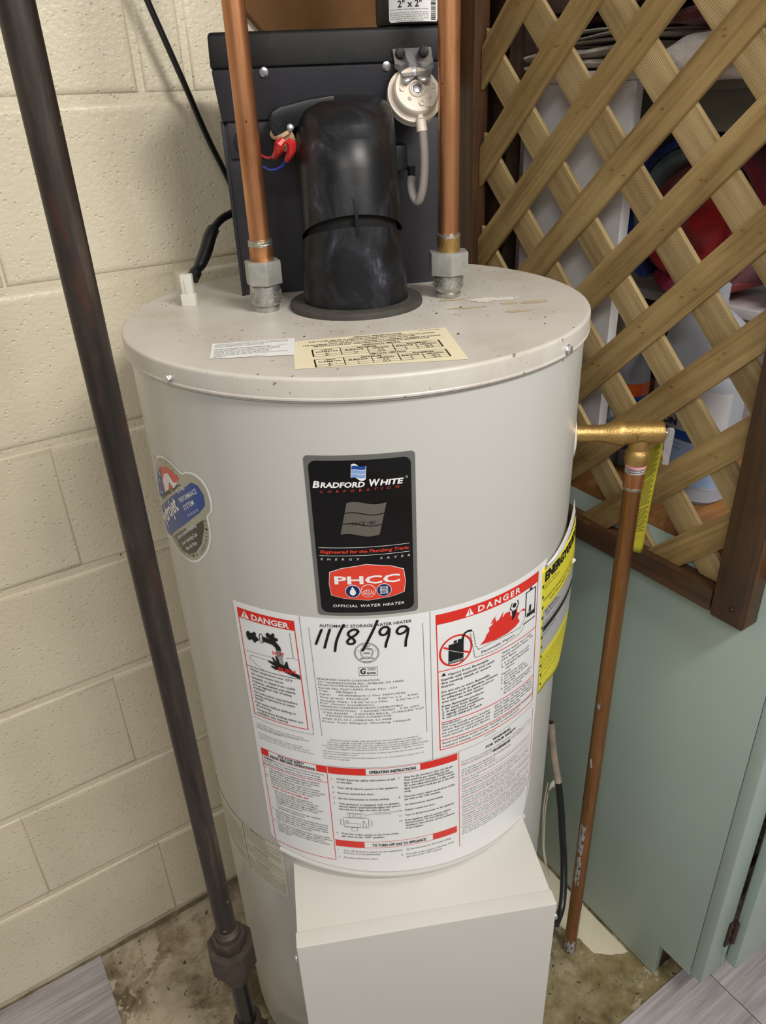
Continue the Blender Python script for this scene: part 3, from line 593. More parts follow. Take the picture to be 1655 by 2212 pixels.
for e in ((218, 661), (238, 662)): ST(K, ell(e[0], e[1], 1.6, 1.6, 14), 0.4, True)
LN(K, (240, 673), (252, 676.5), 0.35); T('ROCKER SWITCH SHOWN', 252.6, 677, 1.5, 280); T('IN "OFF" POSITION', 252.6, 674.4, 1.5, 271)
ST(RD, [(355.2, 750.6), (358.2, 584.4), (482, 572.2), (486, 634), (481.0, 744.5)], 0.8, True)
T('WARNING', 403, 744.8, 4.0, 433, bold=0.03, slope=-0.03); T('FOR YOUR SAFETY', 393, 738.4, 4.0, 444, bold=0.03, slope=-0.03); T('WARNING', 404, 724.6, 4.0, 434, bold=0.03, slope=-0.03)
LN(K, (390, 759.0), (408, 758.6), 0.5)
BT = [('Do not store or use gasoline or other flammable, combustible, or corrosive', 359, 476, 733.2), ('vapors or liquids in the vicinity of this or any other appliance.', 359, 462, 729.2), ('', 0, 0, 727.4), ('HOT WATER CAN PRODUCE 3RD DEGREE BURNS', 359.4, 436, 719.2), ('IN 6 SECONDS AT 140\u00b0F (60\u00b0C)', 359.5, 408, 715.0), ('IN 30 SECONDS AT 130\u00b0F (54\u00b0C)', 359.6, 409, 710.8), ('', 0, 0, 708.6), ('Vapors from flammable liquids will explode and catch fire causing death or', 359.8, 478, 703.6), ('severe burns.', 360, 384, 699.6), ('', 0, 0, 697.6), ('Read and follow water heater warnings and instructions. If instructions or', 360.1, 478, 692.8), ('manual is missing, contact the retailer or manufacturer.', 360.2, 452, 688.8), ('', 0, 0, 686.8), ('This appliance must be installed in accordance with the installation', 360.4, 478, 682), ('instructions and local codes or, in the absence of local codes, the', 360.5, 478, 678), ('latest edition of the National Fuel Gas Code.', 360.6, 438, 674), ('', 0, 0, 672), ('CAUTION: Connection of gas other than that shown on the rating plate may', 360.7, 480, 667.4), ('result in property damage. Flush the tank every month to reduce sediment', 360.8, 481, 663.6), ('and the noise it makes when the burner is operating.', 360.9, 448, 659.8), ('', 0, 0, 657.8), ('IMPORTANT: A relief valve must be installed and a suitable drain line', 361, 481, 653.4), ('must be fitted to carry the discharge to a safe place. Do not plug or', 361, 481, 649.6), ('reduce the outlet of the valve under any conditions whatever.', 361.1, 462, 645.8), ('', 0, 0, 643.8), ('WARNING: This water heater is equipped for one type of gas only. The', 361.2, 481, 639.2), ('venting must be checked once each year by a qualified technician to be', 361.3, 482, 635.4), ('sure that all the products of combustion leave the building freely.', 361.4, 474, 631.6), ('NOTICE: Sufficient air for combustion and ventilation is required and the', 361.5, 482, 627.4), ('openings must never be covered. Keep the floor around the heater clear.', 361.6, 482, 623.6), ('', 0, 0, 621.4), ('INSTALL FOR SERVICE: leave enough room in front to reach the controls', 361.7, 482, 616.8), ('and the burner. Insulation blankets must not cover these instructions,', 361.8, 482.4, 613), ('the control box, the relief valve or the air openings of the heater.', 361.9, 476, 609.2), ('Keep this label readable and clean at all times for the next user.', 362, 470, 605.4)]
for s, a, b, z in BT:
    if s: T(s, a, z-(z < 735)*0, 2.0, b, slope=-0.035 if z < 700 else -0.03)
    else: LN(RD, (358, z), (480, z-4.2), 0.4)
def build_all(L):
    def f(bm, fn):
        for g in L: g(bm, fn)
    return f
decal('red_print', wl, 'red_ink', 0.0007, build_all(RD)); decal('black_print', wl, 'ink', 0.0009, build_all(K)); decal('grey_print', wl, 'grey_ink', 0.0009, build_all(GK))
decal('white_print', wl, 'print_white', 0.0011, build_all(WB)); decal('red_lettering', wl, 'red_ink', 0.0013, build_all(RB))
# date written by hand with a marker
HW = [[(0.20958, 0.94831), (0.20625, 0.93994), (0.20229, 0.92939)],[(0.21817, 0.9493), (0.21473, 0.93828), (0.21109, 0.92539)],[(0.23282, 0.95564), (0.22835, 0.94629), (0.22387, 0.934), (0.22171, 0.92191)],[(0.24716, 0.94721), (0.24524, 0.94964), (0.24141, 0.94968), (0.2371, 0.94616), (0.23736, 0.94199), (0.24139, 0.93813), (0.24285, 0.9344), (0.24036, 0.93165), (0.23623, 0.93195), (0.2354, 0.93519), (0.23887, 0.93926), (0.24425, 0.94326), (0.24716, 0.94721)],[(0.26685, 0.95994), (0.26243, 0.94889), (0.25457, 0.93164), (0.25024, 0.92281)],[(0.27865, 0.94817), (0.27594, 0.95118), (0.27144, 0.95053), (0.2687, 0.94601), (0.2702, 0.94186), (0.27458, 0.94223), (0.27838, 0.94772), (0.27745, 0.9395), (0.27497, 0.93168), (0.27399, 0.92607)],[(0.29776, 0.94584), (0.29459, 0.94957), (0.28939, 0.94943), (0.28602, 0.94482), (0.28798, 0.941), (0.29309, 0.94182), (0.2975, 0.94588), (0.29652, 0.93753), (0.29505, 0.9313), (0.29462, 0.92434)]]
def hw(bm, fn):
    for st in HW:
        P = smooth_path([(a, b, 0) for a, b in st], 6); stroke(bm, fn, [(p.x, p.y) for p in P], 0.0026)
        for e in (P[0], P[-1]): put_poly(bm, fn, ell(e.x, e.y, 0.0013, 0.0013, 10))
decal('handwritten_date', wl, 'marker', 0.0013, hw)

# ---- black brand label
def b1(bm, fn): put_poly(bm, fn, rrect(0.2075, 0.9665, 0.3085, 1.1425, 0.004))
bl = decal('brand_label', heater, 'label_silver', 0.0004, b1, 'glossy black brand label with a silver border')
decal('black_field', bl, 'label_black', 0.0006, lambda bm, fn: put_poly(bm, fn, rrect(0.2115, 0.9705, 0.3045, 1.1375, 0.007)))
W1, G1, R1, R2, B1, B2, NV = [], [], [], [], [], [], []
def tx(L, s, u, v, h, u1=None, **kw): L.append(lambda bm, fn: put_text(bm, fn, s, u/1000, v/1000, h/1000, None if u1 is None else u1/1000, **kw))
tx(W1, 'B', 214.0, 1110.6, 6.8, 220.8, bold=0.035, shear=0.2); tx(W1, 'RADFORD', 221.2, 1110.8, 5.4, 262.0, bold=0.035, shear=0.2); tx(W1, 'W', 266.0, 1111.3, 7.0, 276.0, bold=0.035, shear=0.2); tx(W1, 'HITE', 275.6, 1111.6, 5.5, 297.4, bold=0.035, shear=0.2)
ST(W1, ell(300.2, 1117.5, 0.9, 0.9, 12), 0.3, True)
tx(R1, 'CORPORATION', 220.5, 1105.2, 2.7, 293.2, space=2.6, slope=0.03, shear=0.15)
def flag(u, z, wd, ht, lean, n=12, lo=0.0, hi=1.0):
    top = []; bot = []
    for i in range(n+1):
        f = i/n; wv = 0.14*ht*math.sin(2*PI*f*0.95+0.4) - 0.10*ht*f
        top.append((u+wd*f+lean*hi, z+ht*hi+wv)); bot.append((u+wd*f+lean*lo, z+ht*lo+wv))
    return bot+list(reversed(top))
for lo, hi, L in ((0, 1, W1),): PL(L, flag(249.6, 1119.6, 13.4, 13.2, 1.0))
for i, L in enumerate((B2, B2, B1)): PL(L, flag(250.1+0.3*i, 1120.4+4.1*i, 12.6, 3.5, 0.3))
for i in range(3): PL(G1, flag(236.6+2.6*i, 1060.6+11.6*i, 36.6, 10.6, 2.4))
tx(NV, 'SINCE 1881', 247.6, 1071.2, 3.6, 270.4, shear=0.15, slope=0.015)
for v in (1046.4, 1037.4): LN(W1, (214.4, v), (301.4, v+0.6), 0.4)
tx(R1, 'Engineered for the Plumbing Trade', 215.6, 1040.2, 3.6, 300.4, bold=0.02, shear=0.2, slope=0.01)
tx(W1, 'ENERGY   SAVER', 215.4, 1032.4, 2.4, 301.6, space=2.8, shear=0.2)
def barrel(g):
    o = []
    for x0, y0, x1, y1, bx, by in ((222.6-g, 992-g, 235, 987.4-g, 0, 0),): pass
    pts = [(223.2-g, 992-g), (235, 988.4-g), (259, 985.6-g), (283, 988.6-g), (294.6+g, 992.4-g), (296.2+g, 1005), (294.6+g, 1018.6+g), (283, 1023.6+g), (259, 1027.2+g), (235, 1023.2+g), (223.2-g, 1018.4+g), (221.8-g, 1005)]
    return pts
PL(W1, barrel(0.5)); PL(R2, barrel(0.0))
W2, NV2 = [], []
tx(W2, 'PHCC', 227.0, 1005.4, 9.2, 291.0, bold=0.03)
for cu in (244.4, 259.5, 274.9): PL(W2, ell(cu, 996.8, 7.4, 7.6))
for cu, L in ((244.4, NV2), (259.5, NV2), (274.9, NV2)): pass
R3 = []
PL(NV2, ell(244.4, 996.8, 6.8, 7.0)); PL(R3, ell(259.5, 996.8, 6.8, 7.0)); PL(NV2, ell(274.9, 996.8, 6.8, 7.0))
W3 = []
PL(W3, [(244.4, 1002.6), (247.2, 997.0), (247.4, 994.0), (244.4, 991.6), (241.4, 994.0), (241.6, 997.0)])
for k in range(7): ST(W3, [(255.0+k*1.5, 993.6-(1 if k in (0, 6) else 0)), (254.0+k*1.8, 997.0+2.6*math.sin(PI*k/6)), (255.4+k*1.4, 996.0+1.6*math.sin(PI*k/6))], 0.45)
ST(W3, [(255.2, 994.4), (259.5, 992.0), (263.8, 994.4)], 0.6)
for k in range(6): LN(W3, (270.8, 993.2+k*1.5), (279.0, 993.2+k*1.5), 0.55)
for x in (272.0, 277.8): LN(W3, (x, 992.2), (x, 1001.6), 0.5)
tx(W1, 'OFFICIAL WATER HEATER', 223.6, 977.4, 3.3, 294.4, bold=0.012, shear=0.2, space=1.15)
for nm, m, off, L in (('white_print', 'print_white', 0.0009, W1), ('grey_print', 'print_grey', 0.0009, G1), ('red_print', 'print_red', 0.0010, R1), ('red_badge', 'print_red', 0.0011, R2), ('blue_print', 'print_blue', 0.0011, B1), ('light_blue_print', 'print_lightblue', 0.0011, B2), ('dark_lettering', 'label_black', 0.0011, NV), ('badge_lettering', 'print_white', 0.0013, W2), ('navy_badge', 'print_navy', 0.0015, NV2), ('red_roundel', 'print_red', 0.0015, R3), ('badge_symbols', 'print_white', 0.0017, W3)):
    decal(nm, bl, m, off, build_all(L))

# ---- tri-lobed sticker on the left flank
def outl(g):
    P = [(-24, 1076), (-12, 1090), (2.2, 1098.5), (19.7, 1104.0), (35.9, 1103.6), (48, 1100.5), (57.4, 1097.5), (63.5, 1100.5), (70.7, 1102.5), (79, 1103.5), (86.5, 1101.7), (93, 1097.5), (97.5, 1090.5), (99.8, 1078), (97.5, 1066), (90.2, 1057.6), (90.4, 1043.8), (87.8, 1029.0), (78.4, 1011.3), (62.8, 995.7), (50.9, 987.9), (35.0, 983.4), (13.5, 982.4), (-4, 986.5), (-14, 991), (-27, 985), (-38, 988), (-43, 1000), (-42, 1018), (-32, 1030), (-31, 1052)]
    c = (28, 1043); return [((x-c[0])*g+c[0], (y-c[1])*g+c[1]) for x, y in P]
def os(g):
    o = outl(g); o = smooth_path([(x, y, 0) for x, y in o+[o[0]]], 3)[:-1]; return [(p.x/1000, p.y/1000) for p in o]
st = decal('feature_sticker', heater, 'print_white', 0.0004, lambda bm, fn: put_poly(bm, fn, os(1.0)), 'lobed silver sticker with a blue band and a flag')
decal('silver_field', st, 'sticker_silver', 0.0006, lambda bm, fn: put_poly(bm, fn, os(0.955)))
A1, A2, A3, A4, A5, A6 = [], [], [], [], [], []
PL(A1, [(-34, 1000), (-33, 1023), (-20, 1030), (37, 1068), (62, 1084), (72, 1091.4), (82, 1090.5), (89, 1082), (88.4, 1070), (76, 1057.4), (40, 1030), (5, 1006), (-8, 996), (-26, 992)])
PL(A2, [(-14, 1052), (20, 1064), (50, 1089), (38, 1092), (23.6, 1093.2), (3.8, 1086.5), (-6, 1080)])
PL(A3, [(-29, 1036), (-1, 1050.8), (3.8, 1086), (-14.4, 1070.4), (-24, 1056)])
PL(A4, [(10.3, 998.9), (81, 1051.4), (80.5, 1042), (76.2, 1031.2), (70, 1018), (55, 1002.2), (38.2, 993.4), (22, 993)])
def diag(L, s, u, v, h, ln, ang, **kw):
    ca, sa = math.cos(math.radians(ang)), math.sin(math.radians(ang))
    def g(bm, fn): put_text(bm, lambda x, y: fn(u/1000+x*ca-y*sa, v/1000+x*sa+y*ca), s, 0, 0, h/1000, ln/1000, **kw)
    L.append(g)
diag(A5, 'Hydrojet', -30, 998, 18, 84, 37, bold=0.03); diag(A5, 'TOTAL', 40, 1067, 5.4, 22, 35, bold=0.01); diag(A5, 'PERFORMANCE', 43, 1058, 5.4, 44, 33, bold=0.01); diag(A5, 'SYSTEM', 50, 1052, 5.4, 26, 34, bold=0.01); diag(A5, 'PAT NO. 5,341,770', 55, 1046, 2.6, 26, 34)
diag(A5, 'Reduced Sediment Build-up', 18, 1003, 4.6, 62, 36, bold=0.01); diag(A5, 'Lower Operating Cost', 28, 1000, 4.4, 48, 36, bold=0.01); diag(A5, 'More Hot Water', 38, 998, 4.4, 32, 36, bold=0.01)
PL(A5, [(8, 1058), (20, 1066), (24, 1076), (34, 1072), (46, 1083), (36, 1080), (26, 1087), (14, 1082), (4, 1070)])
for x, y in ((-16, 1060), (-8, 1066), (-6, 1052), (-16, 1048), (-2, 1076)): PL(A5, ell(x, y, 1.8, 1.8, 8))
diag(A6, 'EQUIPPED WITH', -14, 1040, 4.2, 76, 31, bold=0.01); diag(A6, 'FEATURING', 8, 998.6, 4.2, 46, 35, bold=0.01)
def arc_text(L, s, cxy, rr, a0, a1, h, flip):
    n = len(s)
    for i, ch in enumerate(s):
        if ch == ' ': continue
        a = math.radians(a0+(a1-a0)*i/(n-1)); x = cxy[0]+rr[0]*math.cos(a); y = cxy[1]+rr[1]*math.sin(a)
        diag(L, ch, x, y, h, h*0.7, math.degrees(a)+(90 if not flip else -90))
arc_text(A6, 'BRADFORD WHITE CORPORATION', (26, 1048), (60, 58), -122, 2, 3.4, False)
arc_text(A6, 'MADE IN U.S.A.', (20, 1050), (54, 47), 165, 62, 3.2, True)
for nm, m, off, L in (('blue_band', 'print_blue', 0.0008, A1), ('red_flag', 'print_red', 0.0008, A2), ('blue_flag', 'print_blue', 0.0009, A3), ('dark_panel', 'sticker_dark', 0.0008, A4), ('white_print', 'print_white', 0.0011, A5), ('black_print', 'ink', 0.0010, A6)):
    decal(nm, st, m, off, build_all(L))

# ---- dull data label low on the left flank
dl = decal('care_label', heater, 'dim_paper', 0.0004, lambda bm, fn: put_poly(bm, fn, [(-0.075, 0.470), (0.1205, 0.4705), (0.1217, 0.5750), (-0.075, 0.555)]), 'dull cream care label low on the left side')
DK = []
LN(DK, (43.3, 566), (43.3, 472), 1.2)
random.seed(2)
WORDS = 'care of the water heater drain valve sediment anode rod cold inlet hot outlet gas burner flame soot vent pipe insulation service yearly inspect before lighting'.split()
def para(u0, u1, v0, v1, lh, h):
    v = v1
    while v > v0:
        n = int((u1-u0)/h/0.62); s = ''
        while len(s) < n: s += random.choice(WORDS)+' '
        tx(DK, s[:n], u0, v, h, u1 if random.random() < 0.8 else u0+(u1-u0)*0.7); v -= lh
tx(DK, 'IMPORTANT', 62, 567, 2.6, 92, bold=0.03); para(47, 117, 541, 562, 3.4, 1.8); tx(DK, 'WARNING', 64, 535, 2.6, 92, bold=0.03); para(47, 117, 512, 531, 3.4, 1.8); tx(DK, 'CAUTION', 64, 507, 2.6, 92, bold=0.03); para(47, 117, 474, 503, 3.4, 1.8)
para(-70, 38, 476, 545, 4.0, 2.0)
decal('grey_print', dl, simple('faded_ink', (112, 108, 98), 0.6, var=0), 0.0007, build_all(DK))
# ---- yellow energy guide, curling off the jacket on the right flank
def curl(u, v):
    e = max(0.0, (u-0.50)/0.11); top = max(0.0, (v-0.86)/0.10)
    off = 0.0006+0.013*e**1.6*(0.35+0.65*(1-abs((v-0.84)/0.13)**2 if abs(v-0.84) < 0.13 else 0))+0.004*top*e
    return cyl(off)(u, v)
def sheet(bm, dz=0.0, f=curl):
    nu, nv = 26, 24; g = []
    for i in range(nu+1):
        fu = i/nu; col = []
        for j in range(nv+1):
            fv = j/nv; u0 = 0.4785+0.016*(1-fv); u = u0+(0.612-u0)*fu; vb = 0.757+0.004*fu; vt = 0.952-0.012*fu*(1-fu)
            vb2 = vb-0.04*max(0, fu-0.2) if fu > 0.2 else vb
            col.append(bm.verts.new(f(u, vb2+(vt-vb2)*fv)))
        g.append(col)
    for i in range(nu):
        for j in range(nv): bm.faces.new((g[i][j], g[i+1][j], g[i+1][j+1], g[i][j+1]))
bm = BM(); sheet(bm); yg = link('energy_label', bm, 'yellow_paper', heater, label='yellow energy guide label curling away from the jacket')
md = yg.modifiers.new('thickness', 'SOLIDIFY'); md.thickness = 0.0004; md.offset = -1
def curl2(o): return lambda u, v: curl(u, v)+(curl(u, v)-Vector((HX, HY, curl(u, v).z))).normalized()*o
YK = []
tx(YK, 'ENERGYGUIDE', 487, 931, 13, 604, bold=0.05); 
for s, a, b, z, h in [('Water Heater - Natural Gas', 486, 520, 925, 2.2), ('Capacity (first hour rating): 66 gallons', 486, 530, 920.6, 2.2), ('Compare the Energy Use of this Water Heater', 487, 604, 903, 4.2), ('with Others Before You Buy.', 505, 590, 895.6, 4.2), ('Water heaters using more energy cost more to operate.', 490, 600, 810, 2.2), ('This model estimated yearly operating cost', 490, 596, 803, 3.0), ('Based on a national average natural gas cost', 491, 590, 796, 2.2), ('Your cost will depend on your utility rates and use.', 492, 596, 789, 2.2), ('Important: Removal of this label before consumer', 494, 600, 779, 2.2)]: tx(YK, s, a, z, h, b)
for k in range(11): PL(YK, ell(483.4+k*1.35, 926-k*15.4, 1.7, 2.4, 12))
bm = BM()
for g in YK: g(bm, curl2(0.0006))
link('black_print', bm, 'ink', yg, smooth=False, kind='stuff')
bm = BM(); put_poly(bm, curl2(0.0004), [(0.4895, 0.889), (0.604, 0.889), (0.604, 0.822), (0.4905, 0.822)]); link('white_panel', bm, 'grey_label', yg, smooth=False)
bm = BM(); L = []
tx(L, 'This Model Uses', 492, 884, 3.0, 530, bold=0.02); tx(L, '258 therms/year', 496, 878, 3.0, 540)
put_text_list = L
for g in L: g(bm, curl2(0.0008))
put_poly(bm, curl2(0.0008), rect(0.492, 0.856, 0.604, 0.864))
for q in (('Energy use (therms/year) range of all similar models', 492, 600, 867.5, 2.0), ('Uses Least Energy 258', 493, 530, 850, 2.6), ('Uses Most Energy 298', 565, 602, 850, 2.6)):
    put_text(bm, curl2(0.0008), q[0], q[1]/1000, q[3]/1000, q[4]/1000, q[2]/1000)
link('panel_print', bm, 'ink', yg, smooth=False, kind='stuff')
# folded-back white corner and remains of a clear film
bm = BM()
def flap(P):
    vs = [bm.verts.new(Vector(p)) for p in P]; bm.faces.new(vs)
rows = []
for i in range(9):
    f = i/8; u = 0.484+0.112*f; v1_ = 0.957+0.016*f**1.5; v0_ = 0.949-0.002*f+0.008*f*f
    rows.append((bm.verts.new(cyl(0.002+0.004*f)(u, v0_)), bm.verts.new(cyl(0.004+0.005*f)(u, (v0_+v1_)/2+0.003)), bm.verts.new(cyl(0.003+0.003*f)(u, v1_+0.012*f))))
for i in range(8):
    for j in range(2): bm.faces.new((rows[i][j], rows[i+1][j], rows[i+1][j+1], rows[i][j+1]))
link('folded_corner', bm, 'white_paper', yg, label='torn white corner folded back')
tp = Vector((0.62425, 0.55874, 0.89581)); bm = BM(); box(bm, (-0.008, -0.0008, -0.004), (0.008, 0.0008, 0.004), 0.0006, mat=Matrix.Translation(tp) @ Matrix.Rotation(math.radians(-40), 4, 'Z') @ Matrix.Rotation(math.radians(35), 4, 'Y')); link('paper_tab', bm, 'white_paper', yg)

# ---- labels lying on the lid
def flat(off): return lambda x, y: HM @ Vector((x, y, ZL+off))
def fdecal(name, parent, m, off, build, label=None):
    bm = BM(); build(bm, flat(off)); return link(name, bm, m, parent, smooth=False, label=label, kind='stuff' if 'print' in name else None)
lv = fdecal('venting_label', heater, 'cream_paper', 0.0003, lambda bm, fn: put_poly(bm, fn, rrect(-0.0860, 0.1140, 0.0668, 0.2070, 0.004) if False else [(-0.0805, -0.2220), (0.0710, -0.2345), (0.0745, -0.1270), (-0.0790, -0.1350)]), 'cream venting table label on the lid')
VK = []
def vx(s, u, v, h, u1=None, **kw): tx(VK, s, u, v, h, u1, **kw)
def vl(a, b, wd=0.5): LN(VK, a, b, wd)
vx('VENTING SPECIFICATIONS', -20, -138.5, 3.2, 28, bold=0.03)
for s, a, b, z in [('THIS WATER HEATER IS APPROVED FOR INSTALLATION WITH THE FOLLOWING', -64, 60, -144), ('SCHEDULE 40 VENTING MATERIAL: PVC, CPVC OR ABS PIPE.', -45, 40, -149), ('THE MAXIMUM VENT LENGTH WILL CHANGE FOR DIFFERENT NUMBERS OF ELBOWS.', -70, 64, -155), ('SEE INSTALLATION AND OPERATING INSTRUCTIONS FOR SPECIFICATIONS.', -60, 52, -160)]: vx(s, a, z, 3.0, b, bold=0.02)
vx('HORIZONTAL VENTING', -14, -166.5, 3.6, 22, bold=0.03); vx('VERTICAL VENTING', -12, -197.5, 3.6, 22, bold=0.03)
for top, a, b in ((-168.5, 'h', ('1', '1', '3', '3', '5 ft', '15 ft', '50 ft', '65 ft')), (-199.5, 'v', ('1', '1', '3', '3', '3 ft', '15 ft', '20 ft', '40 ft'))):
    L0, R0 = -62, 58; bot = top-22.5
    for v in (top, top-5.6, top-11.2, top-16.9, bot): vl((L0 if v in (top, top-16.9, bot) else -36, v), (R0, v), 0.45)
    for u, wd in ((L0, 1.4), (-36, 0.8), (-11, 0.6), (13.5, 0.8), (35, 0.6), (R0, 1.4)): vl((u, top if u not in (-11, 35) else top-5.6), (u, bot), wd)
    vx('VENT', -54, top-5, 2.9, -43, bold=0.02); vx('DIAMETER', -59, top-10, 2.9, -38, bold=0.02); vx('2"', -51, top-15.8, 2.9, -47, bold=0.02); vx('3"', -51, top-21.4, 2.9, -47, bold=0.02)
    vx('MINIMUM', -20, top-4.8, 2.9, -2, bold=0.02); vx('MAXIMUM', 27, top-4.8, 2.9, 46, bold=0.02)
    vx('ELBOWS', -32, top-10.4, 2.9, -15, bold=0.02); vx('LENGTH', -6, top-10.4, 2.9, 9, bold=0.02); vx('ELBOWS', 16, top-10.4, 2.9, 32, bold=0.02); vx('LENGTH', 39, top-10.4, 2.9, 54, bold=0.02)
    for u, s0, s1 in ((-24, b[0], b[1]), (1, b[4], b[5]), (24, b[2], b[3]), (46, b[6], b[7])):
        vx(s0, u, top-15.8, 2.9, mode='c', bold=0.02); vx(s1, u, top-21.4, 2.9, mode='c', bold=0.02)
vx('238-42276-00A', 46, -133.4, 1.8, 68)
fdecal('black_print', lv, 'ink', 0.0005, build_all(VK))
lw = fdecal('warning_slip', heater, 'white_paper', 0.0006, lambda bm, fn: put_poly(bm, fn, [(-0.1560, -0.1710), (-0.0785, -0.1800), (-0.0762, -0.1232), (-0.1565, -0.1215)]), 'small white warning slip on the lid')
VK = []
for i, s in enumerate(['NOTICE: CAREFULLY REMOVE HEAT TRAPS, MAY HAVE BEEN INSTALLED', 'IN THE COLD WATER INLET AND HOT OUTLET. DO NOT REMOVE THE', 'PLASTIC INSERTS FROM THESE FITTINGS.', '', 'DO NOT APPLY HEAT TO THESE FITTINGS WHEN', 'MAKING SOLDERED CONNECTIONS TO THE WATER HEATER', 'CONNECT TUBING TO AN ADAPTER BEFORE FITTING THE', 'ADAPTER TO THE COLD WATER CONNECTIONS. IF', 'FITTINGS ARE HEATED THEY MAY BE DAMAGED', 'INSPECT FITTINGS, AS THEY MAY CONTAIN A NON METALLIC', 'MATERIAL.']):
    if s: vx(s, -153, -128.6-i*4.1, 2.4, -153+min(70, len(s)*1.32))
vl((-153, -143.2), (-84, -143.8), 0.3); vx('238-42894-00C', -122, -174.5, 1.8, -104)
fdecal('grey_print', lw, 'grey_ink', 0.0008, build_all(VK))
# mineral stain and grit on the lid
bm = BM(); fn = lambda x, y: Vector((x, y, ZL+0.0003))
def splat(c, a, b, seed, rot=0):
    P = []
    for k in range(36):
        t = 2*PI*k/36; q = 1+0.6*noise.noise(Vector((math.cos(t)*1.6, math.sin(t)*1.6, seed)))+0.35*noise.noise(Vector((math.cos(t)*5, math.sin(t)*5, seed))); x, y = a*q*math.cos(t), b*q*math.sin(t)
        P.append((c[0]+x*math.cos(rot)-y*math.sin(rot), c[1]+x*math.sin(rot)+y*math.cos(rot)))
    return P
ms = simple('mineral_stain', (184, 168, 138), 0.7, var=0.1, vs=60)
for c, a, b, sd in [((0.59329, 0.61419), 0.016, 0.006, 1), ((0.55155, 0.59657), 0.014, 0.004, 2), ((0.5674, 0.62917), 0.01, 0.004, 3), ((0.52956, 0.68442), 0.016, 0.004, 5), ((0.52036, 0.64369), 0.02, 0.003, 7)]:
    bm = BM(); put_poly(bm, fn, splat(c, a, b, sd, -0.43)); link('stain', bm, ms, lid, smooth=False)
bm = BM(); put_poly(bm, lambda x, y: Vector((x, y, ZL+0.0005)), splat((0.56223, 0.65444), 0.024, 0.010, 9, -0.43)); link('lime_deposit', bm, simple('lime_deposit', (226, 220, 206), 0.5, var=0.08, vs=120, bump=0.8, bs=250), lid, smooth=False)
bm = BM(); random.seed(8)
for k in range(34):
    a = random.uniform(0, 2*PI); q = random.uniform(0.02, 0.24); x, y = HX+q*math.cos(a), HY+q*math.sin(a)
    s_ = random.choice((0.0006, 0.0008, 0.0012, 0.0016)); blob(bm, (x, y, ZL+s_*0.3), (s_, s_*random.uniform(0.6, 1), s_*0.5), 6, 4)
o = link('grit', bm, 'stain_dark', lid, kind='stuff')

# ---- control box: side wrapper, top, front cover
zt = 0.555; s0, s1 = -0.1465, 0.1700; tf = 0.3225
def hb(bm, a, b, bev=0.0, **k):                          # box in heater frame: a=(s,t,z)
    return box(bm, (a[0], -b[1], a[2]), (b[0], -a[1], b[2]), bev, mat=HM, **k)
bm = BM(); hb(bm, (s0+0.0015, 0.17, 0.05), (s1-0.0015, tf-0.012, zt-0.0012), 0.002); link('control_box', bm, 'white_enamel', heater, label='protruding box with the burner controls')
bm = BM(); hb(bm, (s0, tf-0.020, 0.055), (s1, tf, zt), 0.0022, seg=3)
cov = link('front_cover', bm, 'white_enamel', heater)
for s_, t_, z_ in ((s0-0.001, tf-0.006, zt-0.028), (s1+0.001, tf-0.006, zt-0.033)):
    sg = -1 if s_ < 0 else 1; bm = BM(); lathe(bm, [(0.0048, 0), (0.0046, 0.0015), (0.003, 0.0032), (0.0001, 0.0036)], seg=16, mat=axis_mat(H(s_, t_, z_), HD(sg, 0, 0)), caps=False); link('cover_screw', bm, 'zinc', heater)
bm = BM()
a = math.radians(-36.5); e = Vector((math.cos(a), math.sin(a), 0)); VZ = 1.0525; base = Vector((HX, HY, VZ))
lathe(bm, [(0.031, 0.0), (0.031, 0.0025), (0.026, 0.004), (0.012, 0.004)], seg=40, mat=axis_mat(base+e*0.2525, e)); link('valve_collar', bm, 'white_plastic', heater)

# ------------------------------------------------------------------ relief valve with drain pipe and tag
rv = thing('relief_valve', 'brass relief valve on the heater side with long copper drain pipe', 'valve', (0.7088, 0.5423, 0.01))
TX = Vector((0.7088, 0.5423, 0)); dl_ = (TX-Vector((HX, HY, 0))).length
bm = BM(); ax = axis_mat(base, e)
lathe(bm, [(0.0105, 0.2555), (0.0105, dl_-0.046), (0.0115, dl_-0.042), (0.0148, dl_-0.030), (0.0155, dl_-0.026), (0.0155, dl_-0.021), (0.0140, dl_-0.018), (0.0140, dl_+0.024), (0.0128, dl_+0.027), (0.008, dl_+0.0275), (0.0001, dl_+0.0275)], seg=36, mat=ax, caps=False)
lathe(bm, [(0.0122, 1.030), (0.0122, 1.052)], TX.x, TX.y, 32)
lathe(bm, [(0.0128, 1.0125), (0.0146, 1.0135), (0.0150, 1.020), (0.0148, 1.0265), (0.0138, 1.0285), (0.0122, 1.032)], TX.x, TX.y, 36)
box(bm, (-0.006, -0.0035, 0.0132), (0.005, 0.0035, 0.0152), 0.0005, mat=Matrix.Translation(base+e*dl_) @ Matrix.Rotation(a, 4, 'Z') @ Matrix.Rotation(PI/2, 4, 'X'))
body = link('brass_body', bm, 'brass', rv)
bm = BM(); lathe(bm, [(0.0112, 1.0085), (0.0128, 1.009), (0.0128, 1.0125), (0.0112, 1.013)], TX.x, TX.y, 32); link('thread_tape', bm, 'pink', rv)
bm = BM()
for z in (1.0005, 1.0035, 1.0065): lathe(bm, [(0.0112, z), (0.0125, z+0.0008), (0.0125, z+0.0014), (0.0112, z+0.0024)], TX.x, TX.y, 32)
link('thread', bm, 'zinc', rv)
bm = BM(); lathe(bm, [(0.0120, 1.001), (0.0125, 0.999), (0.0125, 0.985), (0.0122, 0.981)], TX.x, TX.y, 32); link('copper_adapter', bm, 'copper', rv)
